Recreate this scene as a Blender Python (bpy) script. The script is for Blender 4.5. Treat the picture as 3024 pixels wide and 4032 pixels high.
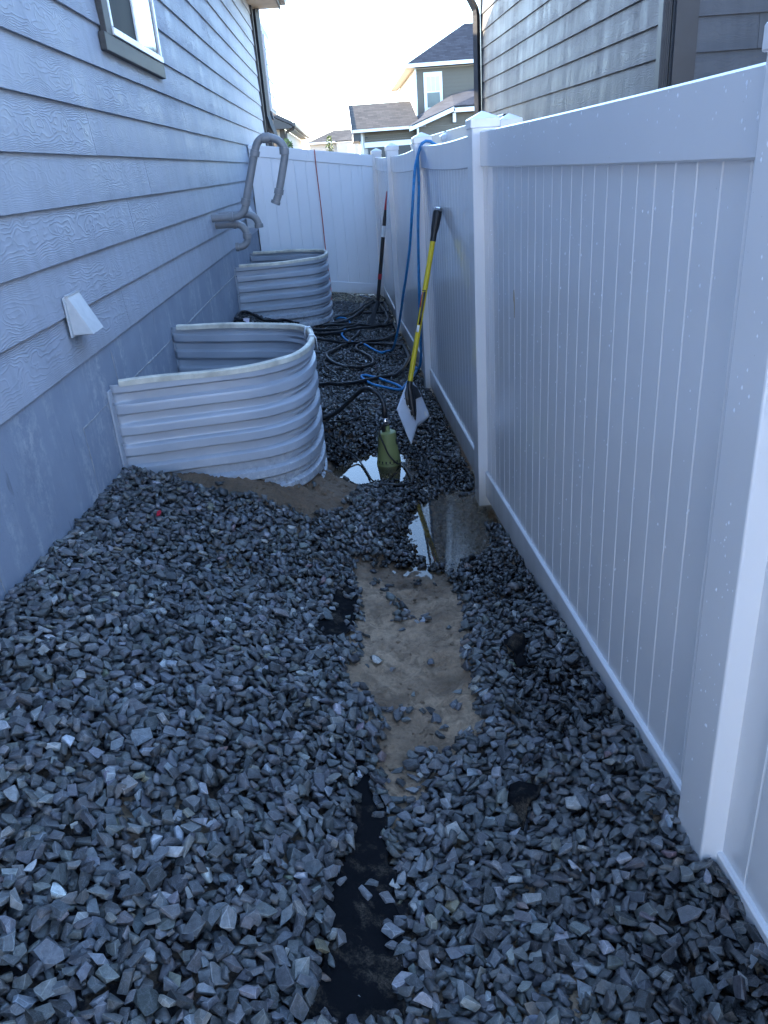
import bpy, bmesh, math, random
import numpy as np
from mathutils import Matrix, Vector

for o in list(bpy.data.objects):
    bpy.data.objects.remove(o)
SC = bpy.context.scene
COL = SC.collection

# ------------------------------------------------------------------ camera
cd = bpy.data.cameras.new('Camera')
cam = bpy.data.objects.new('Camera', cd)
COL.objects.link(cam)
cd.sensor_fit = 'VERTICAL'
cd.sensor_height = 36.0
cd.lens = 3036.15 / 4032.0 * 36.0
cd.clip_start = 0.02
cd.clip_end = 2000.0
CAM_R = Vector((0.99636026, -0.05012467, -0.06894745))
CAM_D = Vector((-0.08343853, -0.40798027, -0.90917001))
CAM_F = Vector((0.01744265, 0.91161374, -0.41067766))
cam.matrix_world = Matrix(((CAM_R.x, -CAM_D.x, -CAM_F.x, 0.0), (CAM_R.y, -CAM_D.y, -CAM_F.y, 0.0), (CAM_R.z, -CAM_D.z, -CAM_F.z, 1.8), (0, 0, 0, 1)))
SC.camera = cam

# ------------------------------------------------------------------ world, sun, exposure
SUN_EL = math.radians(21.0)
SUN_AZ = math.radians(-62.0)           # clockwise from +Y: the sun stands low beyond the left house
W = bpy.data.worlds.new('World')
SC.world = W
W.use_nodes = True
wn = W.node_tree
sky = wn.nodes.new('ShaderNodeTexSky')
sky.sky_type = 'NISHITA'
sky.sun_disc = False
sky.sun_elevation = SUN_EL
sky.sun_rotation = SUN_AZ
sky.air_density = 1.0
sky.dust_density = 0.7
sky.ozone_density = 3.2
wn.links.new(sky.outputs['Color'], wn.nodes['Background'].inputs['Color'])
wn.nodes['Background'].inputs['Strength'].default_value = 0.15
sd = bpy.data.lights.new('Sun', 'SUN')
sd.energy = 3.2
sd.angle = math.radians(0.55)
sd.color = (1.0, 0.86, 0.68)
sun = bpy.data.objects.new('Sun', sd)
COL.objects.link(sun)
_to = Vector((math.sin(SUN_AZ) * math.cos(SUN_EL), math.cos(SUN_AZ) * math.cos(SUN_EL), math.sin(SUN_EL)))
sun.rotation_euler = _to.to_track_quat('Z', 'Y').to_euler()
SC.view_settings.view_transform = 'Standard'
SC.view_settings.look = 'None'
SC.view_settings.gamma = 1.0
SC.view_settings.use_curve_mapping = False
SC.view_settings.exposure = 3.38
SC.cycles.max_bounces = 8
SC.cycles.diffuse_bounces = 5
SC.cycles.glossy_bounces = 4
SC.cycles.transparent_max_bounces = 8
SC.cycles.caustics_reflective = False
SC.cycles.caustics_refractive = False

rng = np.random.default_rng(7)
random.seed(7)

# ------------------------------------------------------------------ helpers
def link(o, parent=None):
    COL.objects.link(o)
    if parent is not None:
        o.parent = parent
    return o

def tag(o, label=None, cat=None, group=None, kind=None):
    if label: o['label'] = label
    if cat: o['category'] = cat
    if group: o['group'] = group
    if kind: o['kind'] = kind
    return o

def empty(name, loc=(0, 0, 0), rz=0.0):
    # things are built in world coordinates, so the empty stays at the base point and children undo it
    o = bpy.data.objects.new(name, None)
    o.empty_display_size = 0.1
    COL.objects.link(o)
    o.location = loc
    o.rotation_euler = (0, 0, rz)
    return o

class MB:
    def __init__(self):
        self.v = []; self.f = []; self.sm = False
    def add(self, vs, fs):
        n = len(self.v)
        self.v += [tuple(map(float, p)) for p in vs]
        self.f += [tuple(n + i for i in q) for q in fs]
        return self
    def box(self, a, b):
        (x0, y0, z0), (x1, y1, z1) = a, b
        x0, x1 = min(x0, x1), max(x0, x1); y0, y1 = min(y0, y1), max(y0, y1); z0, z1 = min(z0, z1), max(z0, z1)
        return self.hexa([(x0, y0, z0), (x1, y0, z0), (x1, y1, z0), (x0, y1, z0), (x0, y0, z1), (x1, y0, z1), (x1, y1, z1), (x0, y1, z1)])
    def hexa(self, p):
        return self.add(p, [(3, 2, 1, 0), (4, 5, 6, 7), (0, 1, 5, 4), (1, 2, 6, 5), (2, 3, 7, 6), (3, 0, 4, 7)])
    def prism(self, poly, vec):
        # poly: list of 3D points (planar), extruded by vec
        n = len(poly)
        vec = np.array(vec, float)
        vs = [np.array(p, float) for p in poly]
        vs += [p + vec for p in vs]
        fs = [tuple(range(n))[::-1], tuple(range(n, 2 * n))]
        fs += [(i, (i + 1) % n, n + (i + 1) % n, n + i) for i in range(n)]
        return self.add(vs, fs)
    def lathe(self, c, prof, n=24, cap=True):
        # prof: list of (r, z) ; around vertical axis through c
        vs = []; fs = []
        m = len(prof)
        for i in range(n):
            a = 2 * math.pi * i / n
            for r, z in prof:
                vs.append((c[0] + r * math.cos(a), c[1] + r * math.sin(a), c[2] + z))
        for i in range(n):
            j = (i + 1) % n
            for k in range(m - 1):
                fs.append((i * m + k, j * m + k, j * m + k + 1, i * m + k + 1))
        if cap:
            fs.append(tuple(i * m for i in range(n))[::-1])
            fs.append(tuple(i * m + m - 1 for i in range(n)))
        return self.add(vs, fs)
    def tube(self, pts, r, n=8, cap=True):
        pts = [np.array(p, float) for p in pts]
        m = len(pts)
        rr = r if hasattr(r, '__len__') else [r] * m
        T = []
        for i in range(m):
            t = pts[min(i + 1, m - 1)] - pts[max(i - 1, 0)]
            T.append(t / (np.linalg.norm(t) + 1e-12))
        u = np.cross(T[0], (0, 0, 1.0))
        if np.linalg.norm(u) < 1e-3: u = np.cross(T[0], (0, 1.0, 0))
        u /= np.linalg.norm(u)
        vs = []; fs = []
        for i in range(m):
            u = u - T[i] * (u @ T[i]); u /= np.linalg.norm(u)
            w = np.cross(T[i], u)
            for k in range(n):
                a = 2 * math.pi * k / n
                vs.append(pts[i] + rr[i] * (math.cos(a) * u + math.sin(a) * w))
        for i in range(m - 1):
            for k in range(n):
                k2 = (k + 1) % n
                fs.append((i * n + k, i * n + k2, (i + 1) * n + k2, (i + 1) * n + k))
        if cap:
            fs.append(tuple(range(n))[::-1]); fs.append(tuple((m - 1) * n + k for k in range(n)))
        self.sm = True
        return self.add(vs, fs)
    def sheet(self, G):
        # G: (n, m, 3) grid
        n, m = G.shape[:2]
        fs = [(i * m + j, i * m + j + 1, (i + 1) * m + j + 1, (i + 1) * m + j) for i in range(n - 1) for j in range(m - 1)]
        return self.add(G.reshape(-1, 3), fs)
    def build(self, name, mat, parent=None, smooth=None, bevel=0.0, solid=0.0, seg=2):
        me = bpy.data.meshes.new(name)
        me.from_pydata(self.v, [], self.f)
        me.validate()
        bm = bmesh.new(); bm.from_mesh(me)
        bmesh.ops.recalc_face_normals(bm, faces=bm.faces[:])
        bm.to_mesh(me); bm.free()
        me.materials.append(mat)
        o = bpy.data.objects.new(name, me)
        COL.objects.link(o)
        if parent is not None:
            o.parent = parent
            o.matrix_parent_inverse = parent_inv(parent)
        s = self.sm if smooth is None else smooth
        if s:
            me.polygons.foreach_set('use_smooth', [True] * len(me.polygons))
            try: me.set_sharp_from_angle(angle=math.radians(42))
            except Exception: pass
        if bevel:
            b = o.modifiers.new('bevel', 'BEVEL'); b.width = bevel; b.segments = seg; b.limit_method = 'ANGLE'; b.angle_limit = math.radians(35)
        if solid:
            b = o.modifiers.new('solid', 'SOLIDIFY'); b.thickness = solid; b.offset = 0
        return o

def parent_inv(p):
    m = Matrix.Identity(4)
    q = p
    chain = []
    while q is not None:
        chain.append(q); q = q.parent
    for q in reversed(chain):
        m = m @ q.matrix_parent_inverse @ Matrix.LocRotScale(q.location, q.rotation_euler, q.scale)
    return m.inverted()

def cr(pts, step=0.03, closed=False):
    # Catmull-Rom resample
    P = [np.array(p, float) for p in pts]
    P = [2 * P[0] - P[1]] + P + [2 * P[-1] - P[-2]]
    out = []
    for i in range(1, len(P) - 2):
        p0, p1, p2, p3 = P[i - 1], P[i], P[i + 1], P[i + 2]
        n = max(2, int(np.linalg.norm(p2 - p1) / step))
        for k in range(n):
            t = k / n
            out.append(0.5 * (2 * p1 + (p2 - p0) * t + (2 * p0 - 5 * p1 + 4 * p2 - p3) * t * t + (3 * p1 - p0 - 3 * p2 + p3) * t ** 3))
    out.append(P[-2])
    return out

# ------------------------------------------------------------------ materials
class NT:
    def __init__(self, name):
        self.m = bpy.data.materials.new(name)
        self.m.use_nodes = True
        self.t = self.m.node_tree
        self.b = self.t.nodes['Principled BSDF']
    def n(self, typ, **kw):
        x = self.t.nodes.new('ShaderNode' + typ)
        for k, v in kw.items():
            if k in ('operation', 'data_type', 'blend_type', 'noise_dimensions', 'attribute_name', 'feature', 'interpolation_type', 'distance', 'clamp', 'wave_type', 'bands_direction') and hasattr(x, k):
                setattr(x, k, v)
        return x
    def l(self, a, b): self.t.links.new(a, b)
    def set(self, sock, v):
        if isinstance(v, bpy.types.NodeSocket): self.l(v, sock)
        else: sock.default_value = v
    def math(self, op, a, b=None, c=None):
        x = self.n('Math', operation=op)
        self.set(x.inputs[0], a)
        if b is not None: self.set(x.inputs[1], b)
        if c is not None: self.set(x.inputs[2], c)
        return x.outputs[0]
    def vmath(self, op, a, b):
        x = self.n('VectorMath', operation=op)
        self.set(x.inputs[0], a); self.set(x.inputs[1], b)
        return x.outputs[0]
    def coord(self, scale=(1, 1, 1), rand=False):
        c = self.n('TexCoord').outputs['Object']
        v = self.vmath('MULTIPLY', c, scale)
        if rand:
            r = self.n('ObjectInfo').outputs['Random']
            k = self.math('MULTIPLY', r, 137.0)
            cx = self.n('CombineXYZ'); self.l(k, cx.inputs[0]); self.l(k, cx.inputs[1]); self.l(k, cx.inputs[2])
            v = self.vmath('ADD', v, cx.outputs[0])
        return v
    def noise(self, v, scale=1.0, detail=3.0, rough=0.5, dist=0.0):
        x = self.n('TexNoise')
        self.l(v, x.inputs['Vector'])
        x.inputs['Scale'].default_value = scale; x.inputs['Detail'].default_value = detail
        x.inputs['Roughness'].default_value = rough; x.inputs['Distortion'].default_value = dist
        return x.outputs[0]
    def ramp(self, f, stops):
        x = self.n('ValToRGB')
        self.l(f, x.inputs[0])
        e = x.color_ramp.elements
        while len(e) < len(stops): e.new(0.5)
        for i, (p, c) in enumerate(stops):
            e[i].position = p
            e[i].color = (c, c, c, 1) if not hasattr(c, '__len__') else (*c, 1)
        return x.outputs[0]
    def mix(self, f, a, b, mode='MIX'):
        x = self.n('Mix', data_type='RGBA', blend_type=mode)
        x.data_type = 'RGBA'; x.blend_type = mode
        self.set(x.inputs[0], f)
        for s, v in ((x.inputs[6], a), (x.inputs[7], b)):
            if isinstance(v, bpy.types.NodeSocket): self.l(v, s)
            else: s.default_value = (*v, 1)
        return x.outputs[2]
    def fmix(self, f, a, b):
        x = self.n('Mix')
        self.set(x.inputs[0], f); self.set(x.inputs[2], a); self.set(x.inputs[3], b)
        return x.outputs[0]
    def bump(self, h, strength=0.5, dist=0.01, normal=None):
        x = self.n('Bump')
        x.inputs['Strength'].default_value = strength; x.inputs['Distance'].default_value = dist
        self.l(h, x.inputs['Height'])
        if normal is not None: self.l(normal, x.inputs['Normal'])
        return x.outputs[0]
    def done(self, color=None, rough=None, normal=None, metal=None, spec=None, **kw):
        b = self.b
        if color is not None:
            if isinstance(color, bpy.types.NodeSocket): self.l(color, b.inputs['Base Color'])
            else: b.inputs['Base Color'].default_value = (*color, 1)
        if rough is not None: self.set(b.inputs['Roughness'], rough)
        if metal is not None: self.set(b.inputs['Metallic'], metal)
        if spec is not None: self.set(b.inputs['Specular IOR Level'], spec)
        if normal is not None: self.l(normal, b.inputs['Normal'])
        for k, v in kw.items(): b.inputs[k.replace('_', ' ')].default_value = v
        return self.m

def m_siding(name, col, axis='Y', amp=1.0, r0=0.48, r1=0.68, zoff=1.119):
    t = NT(name)
    # pressed cedar grain: parallel lines along both edges of each board, cathedral loops and knots along its middle
    sc = (0.6, 3.4, 7.0) if axis == 'Y' else (3.4, 0.6, 7.0)
    sc2 = (1.0, 11.0, 26.0) if axis == 'Y' else (11.0, 1.0, 26.0)
    n = t.noise(t.coord(sc, rand=True), 1.0, 2.0, 0.5, 0.2)
    nb_ = t.noise(t.coord(sc2, rand=True), 1.0, 1.5, 0.5, 0.3)
    sz = t.n('SeparateXYZ'); t.l(t.coord((0.0, 0.0, 1.0)), sz.inputs[0])
    zl = t.math('FRACT', t.math('DIVIDE', t.math('SUBTRACT', sz.outputs[2], zoff), 0.2032))
    rnd = t.n('ObjectInfo').outputs['Random']
    zl = t.math('SUBTRACT', zl, t.math('ADD', 0.32, t.math('MULTIPLY', rnd, 0.36)))
    q = t.math('MULTIPLY', t.math('MULTIPLY', zl, zl), 34.0)
    k = t.math('ADD', q, t.math('ADD', t.math('MULTIPLY', n, 9.0), t.math('MULTIPLY', nb_, 2.6)))
    pp = t.math('PINGPONG', k, 0.5)
    ridge = t.math('POWER', t.math('MULTIPLY', pp, 2.0), 3.0)
    fine = t.noise(t.coord((30, 30, 170) if axis == 'Y' else (30, 30, 170), rand=True), 1.0, 2.0)
    msk = t.ramp(t.noise(t.coord((1.1, 1.1, 3.0), rand=True), 1.0, 1.0), [(0.34, 0.3), (0.62, 1.0)])
    h = t.math('ADD', t.math('MULTIPLY', ridge, msk), t.math('MULTIPLY', fine, 0.25))
    nb = t.bump(h, 0.7 * amp, 0.003)
    st = t.noise(t.coord((5.0, 5.0, 1.1)), 1.0, 4.0, 0.6)
    st2 = t.noise(t.coord((14.0, 14.0, 2.2), rand=True), 1.0, 3.0, 0.6)
    ro = t.ramp(t.math('ADD', t.math('MULTIPLY', st, 0.6), t.math('MULTIPLY', st2, 0.4)), [(0.38, r0), (0.62, r1)])
    c = t.mix(t.ramp(st2, [(0.35, 0.0), (0.75, 1.0)]), tuple(x * 0.92 for x in col), tuple(min(1, x * 1.12) for x in col))
    return t.done(c, ro, nb, spec=0.27)

def m_plain(name, col, rough=0.5, metal=0.0, noise=0.15, nscale=6.0, bump=0.0, bscale=60.0, bdist=0.002, spec=0.5, stretch=(1, 1, 1)):
    t = NT(name)
    n = t.noise(t.coord(stretch), nscale, 4.0, 0.6)
    c = t.mix(t.ramp(n, [(0.3, 0.0), (0.7, 1.0)]), tuple(x * (1 - noise) for x in col), tuple(min(1.0, x * (1 + noise)) for x in col))
    nb = t.bump(t.noise(t.coord(stretch), bscale, 3.0), bump, bdist) if bump else None
    rr = t.fmix(n, max(0.02, rough - 0.08), min(1, rough + 0.08))
    return t.done(c, rr, nb, metal, spec)

def m_concrete():
    t = NT('concrete')
    n1 = t.noise(t.coord((1, 1, 1)), 2.2, 5.0, 0.6)
    n2 = t.noise(t.coord((7, 7, 1.2)), 1.0, 4.0, 0.65)
    n3 = t.noise(t.coord((1, 1, 1)), 26.0, 5.0, 0.7)
    c = t.mix(t.ramp(n1, [(0.3, 0.0), (0.7, 1.0)]), (0.225, 0.262, 0.325), (0.30, 0.338, 0.405))
    eff = t.math('MULTIPLY', t.ramp(n2, [(0.47, 0.0), (0.66, 1.0)]), t.ramp(n3, [(0.42, 0.0), (0.62, 1.0)]))
    c = t.mix(t.math('MULTIPLY', eff, 0.62), c, (0.52, 0.53, 0.55))
    drk = t.math('MULTIPLY', t.ramp(t.noise(t.coord((16, 16, 5)), 1.0, 3.0), [(0.70, 0.0), (0.76, 1.0)]), 0.35)
    c = t.mix(drk, c, (0.07, 0.072, 0.08))
    pits = t.ramp(t.noise(t.coord(), 90.0, 2.0), [(0.28, 0.0), (0.36, 1.0)])
    h = t.math('ADD', t.math('MULTIPLY', n3, 0.6), t.math('MULTIPLY', pits, 0.5))
    return t.done(c, 0.72, t.bump(h, 0.5, 0.004), spec=0.35)

def m_vinyl(name, col=(0.72, 0.715, 0.72), rough=0.13):
    t = NT(name)
    n = t.noise(t.coord((1.2, 1.2, 1.2)), 2.0, 3.0)
    sp = t.noise(t.coord((1, 1, 1)), 210.0, 1.0)
    c = t.mix(t.math('MULTIPLY', t.ramp(n, [(0.4, 0.0), (0.75, 1.0)]), 0.14), col, (0.60, 0.60, 0.60))
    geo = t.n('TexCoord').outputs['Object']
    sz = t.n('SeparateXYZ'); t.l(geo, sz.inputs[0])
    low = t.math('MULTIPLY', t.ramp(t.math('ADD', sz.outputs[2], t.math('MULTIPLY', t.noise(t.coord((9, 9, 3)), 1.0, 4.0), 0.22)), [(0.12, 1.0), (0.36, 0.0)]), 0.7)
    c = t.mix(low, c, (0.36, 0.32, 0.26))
    c = t.mix(t.ramp(sp, [(0.79, 0.0), (0.82, 0.5)]), c, (0.3, 0.28, 0.25))
    wav = t.noise(t.coord((2.0, 2.0, 0.5)), 1.6, 2.0)
    nb = t.bump(wav, 0.05, 0.02)
    ro = t.ramp(t.noise(t.coord((3, 3, 0.8)), 2.0, 3.0), [(0.3, rough * 0.9), (0.75, rough * 1.25)])
    return t.done(c, ro, nb, spec=0.55)

def m_steel():
    t = NT('painted_steel')
    n = t.noise(t.coord((3, 3, 3)), 1.0, 4.0)
    c = t.mix(t.ramp(n, [(0.3, 0.0), (0.7, 1.0)]), (0.375, 0.40, 0.445), (0.46, 0.485, 0.53))
    sz = t.n('SeparateXYZ'); t.l(t.n('TexCoord').outputs['Object'], sz.inputs[0])
    lowz = t.ramp(t.math('ADD', sz.outputs[2], t.math('MULTIPLY', t.noise(t.coord((6, 6, 8)), 1.0, 5.0, 0.7), 0.25)), [(0.40, 1.0), (0.66, 0.0)])
    spk = t.ramp(t.noise(t.coord(), 38.0, 5.0, 0.75), [(0.50, 0.0), (0.60, 1.0)])
    c = t.mix(t.math('MULTIPLY', t.math('MULTIPLY', lowz, spk), 0.8), c, (0.66, 0.67, 0.66))
    mud = t.math('MULTIPLY', lowz, t.ramp(t.noise(t.coord(), 17.0, 5.0, 0.7), [(0.56, 0.0), (0.68, 0.9)]))
    c = t.mix(mud, c, (0.16, 0.12, 0.085))
    return t.done(c, t.fmix(n, 0.34, 0.5), t.bump(t.noise(t.coord(), 14.0, 3.0), 0.15, 0.004), metal=0.1, spec=0.4)

def m_stone():
    t = NT('crushed_stone')
    a = t.n('Attribute'); a.attribute_name = 'col'
    n = t.noise(t.coord(), 95.0, 4.0, 0.65)
    n2 = t.noise(t.coord(), 480.0, 2.0, 0.6)
    f = t.math('ADD', t.ramp(n, [(0.25, 0.6), (0.8, 1.5)]), t.math('MULTIPLY', t.math('SUBTRACT', n2, 0.5), 0.5))
    cx = t.n('CombineXYZ'); [t.l(f, cx.inputs[i]) for i in range(3)]
    c = t.vmath('MULTIPLY', a.outputs['Color'], cx.outputs[0])
    vein = t.ramp(t.noise(t.coord((1, 1, 1)), 36.0, 5.0, 0.6, 0.8), [(0.485, 0.0), (0.5, 0.30), (0.515, 0.0)])
    c = t.mix(vein, c, (0.30, 0.31, 0.33))
    wet = a.outputs['Alpha']  # wetness, plus the painted shade of the stones along the fence
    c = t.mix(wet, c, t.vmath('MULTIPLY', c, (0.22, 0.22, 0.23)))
    nb = t.bump(t.math('ADD', n, t.math('MULTIPLY', n2, 0.5)), 0.6, 0.004)
    return t.done(c, t.fmix(wet, 0.44, 0.14), nb, spec=0.5)

def m_soil():
    t = NT('wet_sand')
    n = t.noise(t.coord(), 4.0, 5.0, 0.6)
    n2 = t.noise(t.coord(), 55.0, 5.0, 0.7)
    n3 = t.noise(t.coord(), 420.0, 2.0, 0.6)
    c = t.mix(t.ramp(n, [(0.32, 0.0), (0.68, 1.0)]), (0.42, 0.285, 0.18), (0.63, 0.445, 0.295))
    c = t.mix(t.math('MULTIPLY', t.ramp(n2, [(0.45, 0.0), (0.7, 1.0)]), 0.35), c, (0.13, 0.088, 0.054))
    c = t.mix(t.ramp(n3, [(0.62, 0.0), (0.72, 0.45)]), c, (0.56, 0.46, 0.34))
    ba = t.n('Attribute'); ba.attribute_name = 'bare'
    da = t.n('Attribute'); da.attribute_name = 'damp'
    c = t.mix(da.outputs['Fac'], c, t.vmath('MULTIPLY', c, (0.42, 0.39, 0.37)))
    c = t.mix(ba.outputs['Fac'], t.mix(t.ramp(n2, [(0.55, 0.0), (0.7, 0.35)]), (0.014, 0.014, 0.017), c), c)
    sz = t.n('SeparateXYZ'); t.l(t.n('TexCoord').outputs['Object'], sz.inputs[0])
    wet = t.ramp(t.math('ADD', sz.outputs[2], t.math('MULTIPLY', t.math('SUBTRACT', n, 0.5), 0.06)), [(0.0, 1.0), (0.045, 0.0)])
    c = t.mix(wet, c, t.vmath('MULTIPLY', c, (0.5, 0.48, 0.46)))
    n4 = t.noise(t.coord((1, 1, 1)), 17.0, 6.0, 0.72, 0.6)
    c = t.mix(t.math('MULTIPLY', t.ramp(n4, [(0.46, 0.0), (0.60, 1.0)]), 0.62), c, (0.19, 0.13, 0.082))
    h = t.math('ADD', t.math('ADD', t.math('MULTIPLY', n2, 1.0), t.math('MULTIPLY', n4, 1.6)), t.math('MULTIPLY', n3, 0.35))
    return t.done(c, t.fmix(t.math('MAXIMUM', wet, t.math('MULTIPLY', da.outputs['Fac'], 0.5)), 0.8, 0.28), t.bump(h, 0.9, 0.018), spec=0.4)

def m_fabric():
    t = NT('weed_cloth')
    n = t.noise(t.coord(), 13.0, 5.0, 0.7)
    n2 = t.noise(t.coord(), 240.0, 2.0)
    dust = t.math('MULTIPLY', t.ramp(n, [(0.52, 0.0), (0.68, 1.0)]), t.ramp(n2, [(0.35, 0.2), (0.65, 1.0)]))
    c = t.mix(t.math('MULTIPLY', dust, 0.4), (0.007, 0.0075, 0.009), (0.22, 0.175, 0.125))
    return t.done(c, 0.95, t.bump(t.math('ADD', n, t.math('MULTIPLY', n2, 0.4)), 0.5, 0.006), spec=0.08)

def m_water():
    t = NT('water')
    out = t.t.nodes['Material Output']
    t.t.nodes.remove(t.b)
    fr = t.n('Fresnel'); fr.inputs['IOR'].default_value = 1.33
    tr = t.n('BsdfTransparent'); tr.inputs[0].default_value = (0.80, 0.71, 0.57, 1)
    gl = t.n('BsdfGlossy'); gl.inputs['Roughness'].default_value = 0.015; gl.inputs['Color'].default_value = (1, 1, 1, 1)
    nb = t.bump(t.noise(t.coord((1, 1, 1)), 7.0, 1.0), 0.02, 0.01)
    t.l(nb, fr.inputs['Normal']); t.l(nb, gl.inputs['Normal'])
    df = t.n('BsdfDiffuse'); df.inputs[0].default_value = (0.15, 0.11, 0.07, 1)
    mu = t.n('MixShader'); mu.inputs[0].default_value = 0.28
    t.l(tr.outputs[0], mu.inputs[1]); t.l(df.outputs[0], mu.inputs[2])
    ms = t.n('MixShader')
    t.l(fr.outputs[0], ms.inputs[0]); t.l(mu.outputs[0], ms.inputs[1]); t.l(gl.outputs[0], ms.inputs[2])
    t.l(ms.outputs[0], out.inputs[0])
    return t.m

def m_shingle(name, a, b, sx=1.0):
    t = NT(name)
    v = t.coord((1, 1, 1))
    sp = t.n('SeparateXYZ'); t.l(v, sp.inputs[0])
    cx = t.n('CombineXYZ')
    t.l(sp.outputs[0] if sx else sp.outputs[1], cx.inputs[0]); t.l(sp.outputs[2], cx.inputs[1])
    br = t.n('TexBrick')
    t.l(cx.outputs[0], br.inputs['Vector'])
    br.inputs['Scale'].default_value = 1.0
    br.inputs['Brick Width'].default_value = 0.30; br.inputs['Row Height'].default_value = 0.085
    br.inputs['Mortar Size'].default_value = 0.008; br.inputs['Mortar Smooth'].default_value = 0.3
    br.inputs['Color1'].default_value = (*a, 1); br.inputs['Color2'].default_value = (*b, 1); br.inputs['Mortar'].default_value = (0.02, 0.02, 0.022, 1)
    c = t.mix(t.math('MULTIPLY', t.noise(v, 2.3, 4.0), 0.7), br.outputs[0], tuple(0.6 * (x + y) for x, y in zip(a, b)))
    return t.done(c, 0.85, t.bump(br.outputs[1], -0.6, 0.02), spec=0.2)

M = {}
M['siding'] = m_siding('grey_siding', (0.375, 0.40, 0.455), 'Y')
M['siding_r'] = m_siding('dark_grey_siding_left', (0.10, 0.098, 0.098), 'Y', 0.8, 0.42, 0.62, 0.9085)
M['siding_rf'] = m_siding('dark_grey_siding_front', (0.10, 0.105, 0.115), 'X', 0.8, 0.35, 0.6, 0.9025)
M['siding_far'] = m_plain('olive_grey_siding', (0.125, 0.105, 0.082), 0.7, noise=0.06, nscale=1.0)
M['siding_far2'] = m_plain('pale_siding', (0.46, 0.42, 0.37), 0.7, noise=0.05, nscale=1.0)
M['concrete'] = m_concrete()
M['ridge'] = m_plain('concrete_ridge', (0.33, 0.335, 0.34), 0.8, noise=0.25, nscale=30, bump=0.5, bscale=80)
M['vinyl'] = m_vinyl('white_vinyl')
M['vinyl2'] = m_vinyl('white_vinyl_gate', (0.82, 0.83, 0.85), 0.3)
M['steel'] = m_steel()
M['rim'] = m_plain('rim_trim_plastic', (0.64, 0.60, 0.50), 0.55, noise=0.3, nscale=9.0, bump=0.25, bscale=50)
M['clip'] = m_plain('white_clip', (0.72, 0.73, 0.75), 0.4, noise=0.05)
M['stone'] = m_stone()
M['soil'] = m_soil()
M['cloth'] = m_fabric()
M['water'] = m_water()
M['trim'] = m_plain('dark_trim', (0.05, 0.048, 0.047), 0.55, noise=0.18, nscale=12, bump=0.2, bscale=40, stretch=(1, 1, 4))
M['spout'] = m_plain('dark_downspout', (0.045, 0.047, 0.052), 0.4, noise=0.12)
M['white'] = m_plain('white_paint', (0.78, 0.78, 0.77), 0.5, noise=0.04)
M['across'] = m_plain('pale_blue_bounce_wall', (0.60, 0.66, 0.76), 0.6, noise=0.05)  # walls of the added bounce house behind the camera
M['frame'] = m_plain('window_vinyl', (0.80, 0.80, 0.81), 0.3, noise=0.03)
M['glass'] = m_plain('window_glass', (0.012, 0.014, 0.018), 0.03, noise=0.0, spec=0.9)
M['screen'] = m_plain('insect_screen', (0.014, 0.015, 0.018), 0.6, noise=0.3, nscale=3, spec=0.12, stretch=(1, 9, 1))
M['blind'] = m_plain('window_blind', (0.55, 0.58, 0.58), 0.3, noise=0.08, nscale=2)
M['blind_low'] = m_plain('dark_window_pane', (0.16, 0.18, 0.17), 0.15, noise=0.1, nscale=2)  # darker pane for the lower sash
M['soffit'] = m_plain('soffit', (0.42, 0.37, 0.30), 0.7, noise=0.1)
M['pvc'] = m_plain('grey_pvc', (0.25, 0.255, 0.265), 0.38, noise=0.08, nscale=14)
M['vent'] = m_plain('vent_paint', (0.52, 0.53, 0.54), 0.5, noise=0.1, nscale=16)
M['wood'] = m_plain('weathered_wood', (0.36, 0.27, 0.16), 0.8, noise=0.3, nscale=8, bump=0.4, stretch=(8, 8, 1))
M['rock'] = m_plain('stone_veneer', (0.20, 0.16, 0.13), 0.9, noise=0.5, nscale=9, bump=1.0, bscale=14, bdist=0.03)
M['roofdark'] = m_plain('dark_roof', (0.06, 0.06, 0.065), 0.9, noise=0.3, nscale=8)
M['shingle_b'] = m_shingle('blue_grey_shingle', (0.016, 0.018, 0.025), (0.046, 0.050, 0.062))
M['shingle_w'] = m_shingle('weathered_shingle', (0.026, 0.023, 0.020), (0.078, 0.068, 0.058))
M['hose'] = m_plain('black_rubber', (0.016, 0.017, 0.019), 0.33, noise=0.15, nscale=20)
M['cord'] = m_plain('black_cord', (0.013, 0.013, 0.015), 0.4, noise=0.1)
M['blue'] = m_plain('blue_hose', (0.022, 0.21, 0.47), 0.45, noise=0.25, nscale=25)
M['red'] = m_plain('red_cord', (0.50, 0.07, 0.045), 0.5, noise=0.15)
M['redp'] = m_plain('red_paint', (0.42, 0.012, 0.03), 0.4, noise=0.1)
M['yellow'] = m_plain('yellow_fibreglass', (0.62, 0.47, 0.015), 0.35, noise=0.1, nscale=12)
M['black'] = m_plain('black_plastic', (0.012, 0.012, 0.014), 0.42, noise=0.1)
M['blade'] = m_plain('white_poly_blade', (0.66, 0.70, 0.78), 0.38, noise=0.08, nscale=9)
M['chrome'] = m_plain('bright_steel', (0.72, 0.72, 0.72), 0.18, 1.0, 0.05)
M['pump'] = m_plain('olive_plastic', (0.22, 0.25, 0.095), 0.42, noise=0.1, nscale=12)
M['ball'] = m_plain('yellow_ball', (0.68, 0.56, 0.02), 0.5, noise=0.06)
M['tagp'] = m_plain('paper_tag', (0.66, 0.55, 0.60), 0.6, noise=0.06)
M['drop'] = m_plain('droplet', (0.86, 0.88, 0.92), 0.06, noise=0.02)
M['leaf'] = m_plain('leaf_green', (0.07, 0.115, 0.03), 0.6, noise=0.3, nscale=3)
M['bark'] = m_plain('bark', (0.09, 0.07, 0.05), 0.9, noise=0.2)
M['dirt'] = m_plain('dry_dirt', (0.20, 0.165, 0.12), 0.95, noise=0.3, nscale=0.8, bump=0.6, bscale=6, bdist=0.05)
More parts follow.
